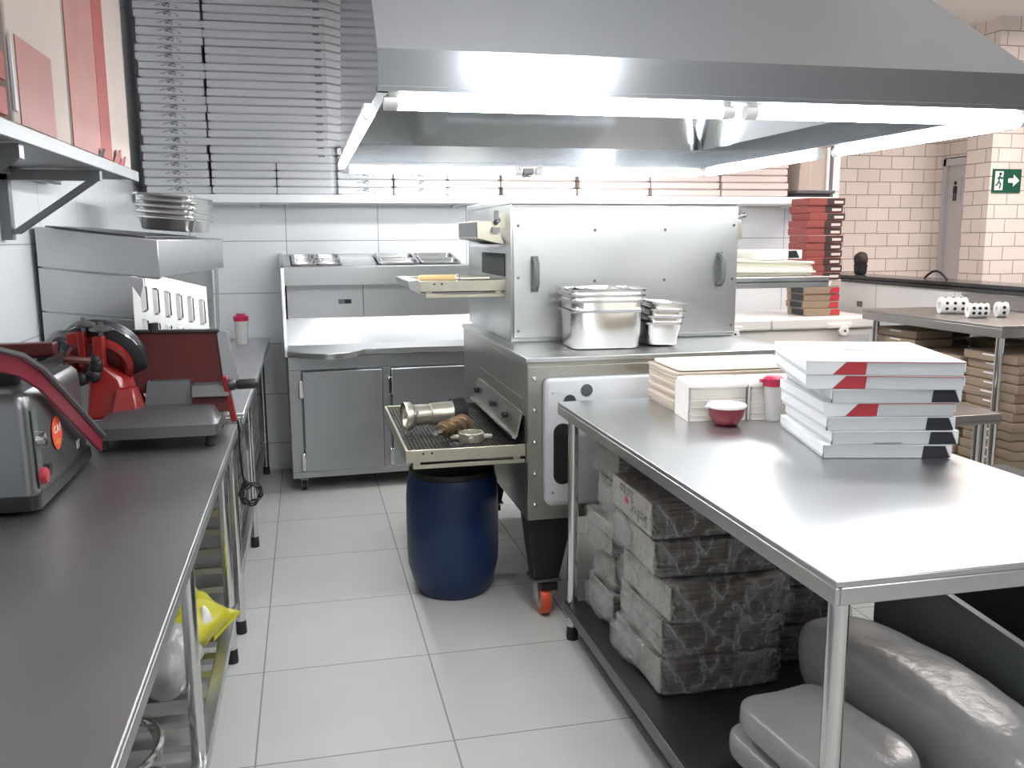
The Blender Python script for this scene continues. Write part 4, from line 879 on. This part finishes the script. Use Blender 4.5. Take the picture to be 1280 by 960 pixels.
# wrapped bundles of paper bags on the lower shelf
def bundle(x, y, z, w_, d_, h_, rz, label, face=False, seed=0):
    t = thing('paper_bag_bundle', label, 'bag bundle', (x, y, z), rz, 'wrapped paper bag bundles under the prep table')
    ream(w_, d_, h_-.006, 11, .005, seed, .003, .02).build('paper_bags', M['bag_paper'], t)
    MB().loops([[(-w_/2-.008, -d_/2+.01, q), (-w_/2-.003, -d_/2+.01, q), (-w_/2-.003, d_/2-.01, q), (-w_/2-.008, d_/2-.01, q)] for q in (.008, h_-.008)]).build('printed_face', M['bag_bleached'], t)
    rn = random.Random(seed)
    fw = MB(); LL = []
    NS = 60; zs_ = [.0015, .004]+[.012+(h_-.022)*q/9 for q in range(10)]+[h_-.004, h_-.0015]
    per = rrect(w_+.026, d_+.028, .03, 0, 6); NP = 76
    cum = [0]
    for a, c2 in zip(per, per[1:]+per[:1]): cum.append(cum[-1]+math.hypot(a[0]-c2[0], a[1]-c2[1]))
    pts = []
    for i_ in range(NP):
        q = cum[-1]*i_/NP; s_ = max(k for k in range(len(per)) if cum[k] <= q); f_ = (q-cum[s_])/max(1e-6, cum[s_+1]-cum[s_]); A, B = per[s_], per[(s_+1) % len(per)]
        pts.append(Vector((A[0]+(B[0]-A[0])*f_, A[1]+(B[1]-A[1])*f_, 0)))
    for zi, z_ in enumerate(zs_):
        ins = .93 if zi in (0, len(zs_)-1) else (.975 if zi in (1, len(zs_)-2) else 1)
        L = []
        for p_ in pts:
            nn = 1.5*noise.noise(Vector((p_.x*9, p_.y*9, z_*14+seed*3)))+.5*noise.noise(Vector((p_.x*45, p_.y*45, z_*60+seed)))
            o_ = p_*ins; o_ += p_.normalized()*(.008*nn if 0 < zi < len(zs_)-1 else 0); L.append((o_.x, o_.y, z_))
        LL.append(L)
    fw.loops(LL, True, True).build('film_wrap', M['film'], t)
    for k in range(2 if w_ > .3 else 1):
        yy = rn.uniform(-d_*.3, d_*.3); MB().blob((-w_/2-.022, yy, h_*.5), (.045, rn.uniform(.14, .24), h_*.78), .7, 40, 26, .020, 34, seed+k).build('film_bunch', M['film_dense'], t) if not face else None
    if face:
        o1 = text('printed_lettering', 'Santo', .060, M['black_print'], t, (-w_/2-.0085, .04, h_*.72), (R(90), R(180), R(-90)), .0004)
        o2 = text('printed_lettering', 'Senhor', .055, M['black_print'], t, (-w_/2-.0085, -.08, h_*.36), (R(90), R(180), R(-90)), .0004)
        hh = MB(); P = []
        for k in range(24):
            a = 2*PI*k/24; P.append((.0012*16*math.sin(a)**3*1.0, -.0012*(13*math.cos(a)-5*math.cos(2*a)-2*math.cos(3*a)-math.cos(4*a))))
        hh.prism([(py+.04, pz_+h_*.52) for py, pz_ in P], 'x', -w_/2-.0095, -w_/2-.008).build('printed_heart', M['red_print'], t)
    return t
S0 = .151
hs = .122
names = ['lowest', 'second', 'third', 'fourth', 'topmost']
for k in range(5):
    dx = [0, .015, .02, .01, .0][k]; z = S0+k*hs
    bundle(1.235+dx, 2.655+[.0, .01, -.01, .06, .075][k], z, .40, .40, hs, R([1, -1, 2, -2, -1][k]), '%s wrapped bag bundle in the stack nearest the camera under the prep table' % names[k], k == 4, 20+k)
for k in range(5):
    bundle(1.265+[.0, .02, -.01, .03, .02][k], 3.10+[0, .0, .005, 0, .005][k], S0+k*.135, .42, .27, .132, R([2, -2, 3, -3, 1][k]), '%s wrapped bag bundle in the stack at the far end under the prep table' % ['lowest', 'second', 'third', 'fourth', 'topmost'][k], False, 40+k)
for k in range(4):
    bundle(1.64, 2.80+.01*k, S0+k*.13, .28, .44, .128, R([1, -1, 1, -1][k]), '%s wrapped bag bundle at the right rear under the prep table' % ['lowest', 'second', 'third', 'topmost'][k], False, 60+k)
# milky wrapped packs in front
def soft(name, x, y, z, size, rz, label, seed, e=.4):
    t = thing(name, label, 'pack', (x, y, z), rz)
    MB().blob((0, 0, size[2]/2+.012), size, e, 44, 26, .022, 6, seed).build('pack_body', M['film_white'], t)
    rn = random.Random(seed)
    for k in range(4):
        b = MB(); y0_ = rn.uniform(-size[1]*.35, size[1]*.2); b.tube([(-size[0]*.3+size[0]*.15*j, y0_+.02*math.sin(j*1.7+k), size[2]*.985+rn.uniform(-.004, .003)) for j in range(5)], .0025, 5)
        b.build('film_crease', M['film_white'], t)
    return t
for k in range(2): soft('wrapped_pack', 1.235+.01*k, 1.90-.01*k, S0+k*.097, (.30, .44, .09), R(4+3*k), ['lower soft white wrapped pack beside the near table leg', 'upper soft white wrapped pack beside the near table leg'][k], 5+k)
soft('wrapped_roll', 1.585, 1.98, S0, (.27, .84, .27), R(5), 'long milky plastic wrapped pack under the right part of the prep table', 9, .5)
o = thing('slab_board', 'grey board standing upright in the dark behind the long milky pack', 'board', (1.80, 2.06, S0))
MB().hexa([(-.02, -.36, 0), (.0, -.36, 0), (.0, .40, 0), (-.02, .40, 0), (-.02, -.30, .36), (.0, -.30, .36), (.0, .40, .42), (-.02, .40, .42)]).build('board_sheet', M['slab'], o)
MB().hexa([(-.021, -.305, .355), (.001, -.305, .355), (.001, .40, .416), (-.021, .40, .416), (-.021, -.305, .362), (.001, -.305, .362), (.001, .40, .424), (-.021, .40, .424)]).build('board_edge', M['grey_metal'], o)
o = thing('dark_fill_block', 'black block added to darken the gap beyond the right end of the prep table', 'cabinet', (2.25, 2.4, 0))  # made-up block, stretched to keep the gap under the table black
MB().box((-.25, -1.0, .03), (.25, .35, .74)).build('cabinet_body', M['dark'], o, bevel=.006); MB().box((-.262, -.98, .06), (-.25, .33, .71)).build('door', M['black'], o, bevel=.003)
for x in (-.2, .2):
    for y in (-.9, .28): MB().cyl((x, y, 0), (x, y, .03), .02, n=12).build('foot', M['rubber'], o)

# ------------------------------------------------------------------ freezer and boxes behind
fz = thing('chest_freezer', 'white chest freezer with two lids along the back wall', 'freezer', (3.2, 5.86, 0))
MB().box((-.95, -.34, .05), (.66, .34, .94)).build('cabinet', M['freezer'], fz, bevel=.02, seg=3)
for a, b_ in ((-.96, -.145), (-.135, .67)):
    l = MB().box((a, -.36, .945), (b_, .345, 1.025)).build('lid', M['freezer'], fz, bevel=.015, seg=3)
    xx = (a+b_)/2+.10
    MB().box((xx-.09, -.375, .948), (xx+.09, -.355, .985)).build('lid_grip', M['white_plastic'], l, bevel=.008)
    k = MB().lathe([(.036, -.01), (.036, .016), (.030, .022), (.004, .022)], (xx+.03, -.362, .93), (0, -1, 0), 24).build('lock', M['white_plastic'], l)
    MB().lathe([(.008, 0), (.008, .002)], (xx+.03, -.3845, .932), (0, -1, 0), 12).build('keyhole', M['black'], k)
for x in (-.85, .55):
    for y in (-.25, .25): MB().cyl((x, y, 0), (x, y, .05), .025, n=12).build('foot', M['rubber'], fz)
MB().prism([(.42, .90), (.62, .90), (.62, .83), (.52, .78)], 'y', -.3415, -.339).build('badge', M['white_box'], fz)
# towers of boxes on the freezer
def tower_box(kind, k):
    b = MB(); w_, d_, h_ = .27, .24, .050
    m = {'red': M['red_carton'], 'kraft': M['kraft'], 'white': M['white_box2']}[kind]
    b.loops([[(-w_/2+i, i, z), (w_/2-i, i, z), (w_/2-i, d_-i, z), (-w_/2+i, d_-i, z)] for i, z in ((.004, 0), (.002, .002), (0, .016), (0, .046), (.003, .049))])
    return b.build('pizza_box', m)
tk = ['kraft']*4+['white']+['red']*11
for k, kd in enumerate(tk):
    o = tower_box(kd, k); o.location = (3.50+random.uniform(-.01, .01), 5.62+random.uniform(-.008, .008), 1.0265+k*.0505); o.rotation_euler.z = random.uniform(-.02, .02)
    tag(o, {'kraft': 'brown pizza box with red corner, %s from the freezer lid in the tower', 'white': 'white pizza box, %s from the freezer lid in the tower', 'red': 'red pizza box, %s from the freezer lid in the tower'}[kd] % ORD[k], 'pizza box', 'tower of boxes on the freezer')
    b = MB(); z0_, z1_ = .006, .044
    if kd == 'red':
        b.box((.0, -.0015, .004), (.13, -.0002, .046)); b.build('dark_print', M['kraft_dark'], o)
        MB().box((.05, -.003, .012), (.12, -.0016, .03)).build('pale_print', M['pink_box'], o)
    else:
        b.prism([(.055, z0_), (.133, z0_), (.133, z1_), (.07, z1_)], 'y', -.0015, -.0002); b.build('red_print', M['red_print'] if kd == 'kraft' else M['cream'], o)
        if kd == 'kraft': MB().box((-.1365, .02, z0_), (-.1352, .18, z1_)).build('black_print', M['black_print'], o)

# ------------------------------------------------------------------ steel side table with kraft boxes at right
TZ = 1.145
st = thing('side_table', 'stainless side table with back splash against the low wall at right', 'table', (3.6, 4.36, 0))
T3 = Matrix.Translation((-3.6, -4.36, 0))
b = MB(); b.x = T3.copy(); b.box((3.25, 3.66, TZ-.014), (3.96, 4.78, TZ)).box((3.25, 3.66, TZ-.06), (3.262, 4.78, TZ-.014)).box((3.262, 3.66, TZ-.06), (3.96, 3.672, TZ-.014)).box((3.262, 4.768, TZ-.06), (3.96, 4.78, TZ-.014)).box((3.945, 3.66, TZ), (3.96, 4.78, TZ+.075)).box((3.93, 3.66, TZ+.066), (3.96, 4.78, TZ+.078))
b.build('tabletop', M['side_steel'], st, bevel=.003)
for x in (3.30, 3.91):
    for y in (3.72, 4.71): foot_leg(x-3.6, y-4.36, TZ-.06, st, .020)
b = MB(); b.x = T3.copy(); b.box((3.27, 3.68, .30), (3.95, 4.76, .33)); b.build('lower_shelf', M['steel'], st, bevel=.003)
s2 = thing('low_table', 'low brownish steel table whose corner shows behind the white pizza boxes', 'table', (2.85, 3.5, 0))
MB().box((-.45, -.20, .77), (.12, .33, .80)).box((-.45, -.20, .755), (.12, -.185, .77)).build('tabletop', M['side_steel'], s2, bevel=.003)
for x in (-.42, .07, .035):
    for y in (-.15, .28): foot_leg(x, y, .77, s2, .014)
# kraft boxes under the side table
def kraft_box(loc, rz, label, w_=.36, d_=.36, h_=.046, dark=True):
    b = MB(); b.loops([[(-w_/2+i, -d_/2+i, z), (w_/2-i, -d_/2+i, z), (w_/2-i, d_/2-i, z), (-w_/2+i, d_/2-i, z)] for i, z in ((.006, 0), (.003, .002), (.0, .012), (0, h_-.004), (.003, h_-.001))])
    o = b.build('pizza_box', M['kraft'], loc=loc, rz=rz); tag(o, label, 'pizza box', 'kraft boxes under the side table')
    if dark:
        MB().prism([(w_/2-.12, .006), (w_/2-.004, .006), (w_/2-.03, h_-.006), (w_/2-.12, h_-.006)], 'y', -d_/2-.0014, -d_/2-.0002).build('dark_print', M['kraft_dark'], o)
        MB().box((-w_/2-.0014, -.05, h_-.016), (-w_/2-.0002, .05, h_-.009)).build('lid_tab', M['white_box2'], o)
    return o
for (cx, cy_, n, nm) in ((3.525, 4.575, 15, 'far stack'), (3.525, 4.20, 13, 'middle stack'), (3.53, 3.83, 14, 'near stack'), (3.83, 4.20, 14, 'rear stack')):
    for k in range(n):
        if False: pass
        if (nm == 'rear stack') : w_, d_ = .18, .5
        else: w_, d_ = .36, .36
        kraft_box((cx+random.uniform(-.012, .012), cy_+random.uniform(-.012, .012), .3315+k*.0475), random.uniform(-.03, .03), 'kraft pizza box in the %s under the side table, %s from its shelf' % (nm, ORD[k]), w_, d_)
# dark printed boxes lying beyond the table end
for k in range(16):
    o = kraft_box((3.50+random.uniform(-.02, .02), 5.22+random.uniform(-.02, .02), .002+k*.0475), random.uniform(-.05, .05), 'kraft box with dark print between freezer and side table, %s from the floor' % ORD[k])
    MB().box((-.1814, -.16, .004), (-.1802, .02, .042)).build('dark_print_band', M['kraft_dark'], o)
# label rolls
for i, (x, y, z, r_, ln, lab) in enumerate(((3.50, 4.32, TZ+.047, .045, .14, 'white label roll lying at the back on the side table'), (3.46, 4.08, TZ+.04, .038, .10, 'white label roll with black marks at the front of the side table'), (3.60, 4.07, TZ+.041, .040, .05, 'short white label roll at the right of the marked roll'))):
    o = thing('label_roll', lab, 'label roll', (x, y, z), group='label rolls on the side table')
    b = MB(); b.lathe([(r_*.45, -ln/2), (r_, -ln/2), (r_, ln/2), (r_*.45, ln/2)], (0, 0, 0), (1, -.35, 0), 26, False, False); b.lathe([(r_*.45, -ln/2), (r_*.45, ln/2)], (0, 0, 0), (1, -.35, 0), 26, False, False); b.build('paper_roll', M['white_plastic'], o)
    b = MB(); d = Vector((1, -.35, 0)).normalized()
    for t_ in ((-.3, .0, .3) if ln > .06 else (0,)):
        for a in (R(-160), R(-120), R(-60)):
            n_ = Vector((.35, 1, 0)).normalized()*math.cos(a)+Vector((0, 0, 1))*math.sin(a) if False else (Vector((-.33, -.94, 0))*abs(math.cos(a+PI/2))*0+Vector((-.33, -.94, 0))*math.cos(a+R(140))+Vector((0, 0, 1))*math.sin(a+R(140)))
            p = d*ln*t_+n_*r_; b.lathe([(.009, -.001), (.009, .0012)], p, n_, 10)
    b.build('printed_mark', M['black_print'], o)
# things on the ledge
o = thing('plant_pot', 'small dark round cactus in a pot on the black ledge beside the box tower', 'plant', (4.11, 6.10, 1.2865))
MB().lathe([(.035, 0), (.045, .01), (.05, .075), (.042, .078)], n=20).build('pot', M['black_print'], o)
MB().blob((0, 0, .115), (.10, .10, .11), .9, 20, 14, .006, 30).build('cactus', M['kraft_dark'], o)
o = MB().tube([(4.10+.0*k, 5.35-.22*k/12, 1.292+.05*math.sin(PI*k/12)) for k in range(13)], .008, 8).build('cable', M['black'])
tag(o, 'short black cable loop arching over the black ledge', 'cable')
o = MB().blob((0, 0, .018), (.10, .12, .036), .9, 20, 12, .02, 25, 4).blob((.02, -.12, .022), (.06, .14, .03), .9, 20, 12, .02, 25, 6).build('crumpled_tissue', M['white_box2'], loc=(4.08, 4.02, 1.286))
tag(o, 'crumpled white tissue on the black ledge above the side table', 'tissue')
o = MB().box((3.9755, 5.86, 1.06), (3.98, 5.92, 1.10)).build('wall_socket', M['grey_handle'])
tag(o, 'small dark socket in the white low wall beside the freezer', 'socket')
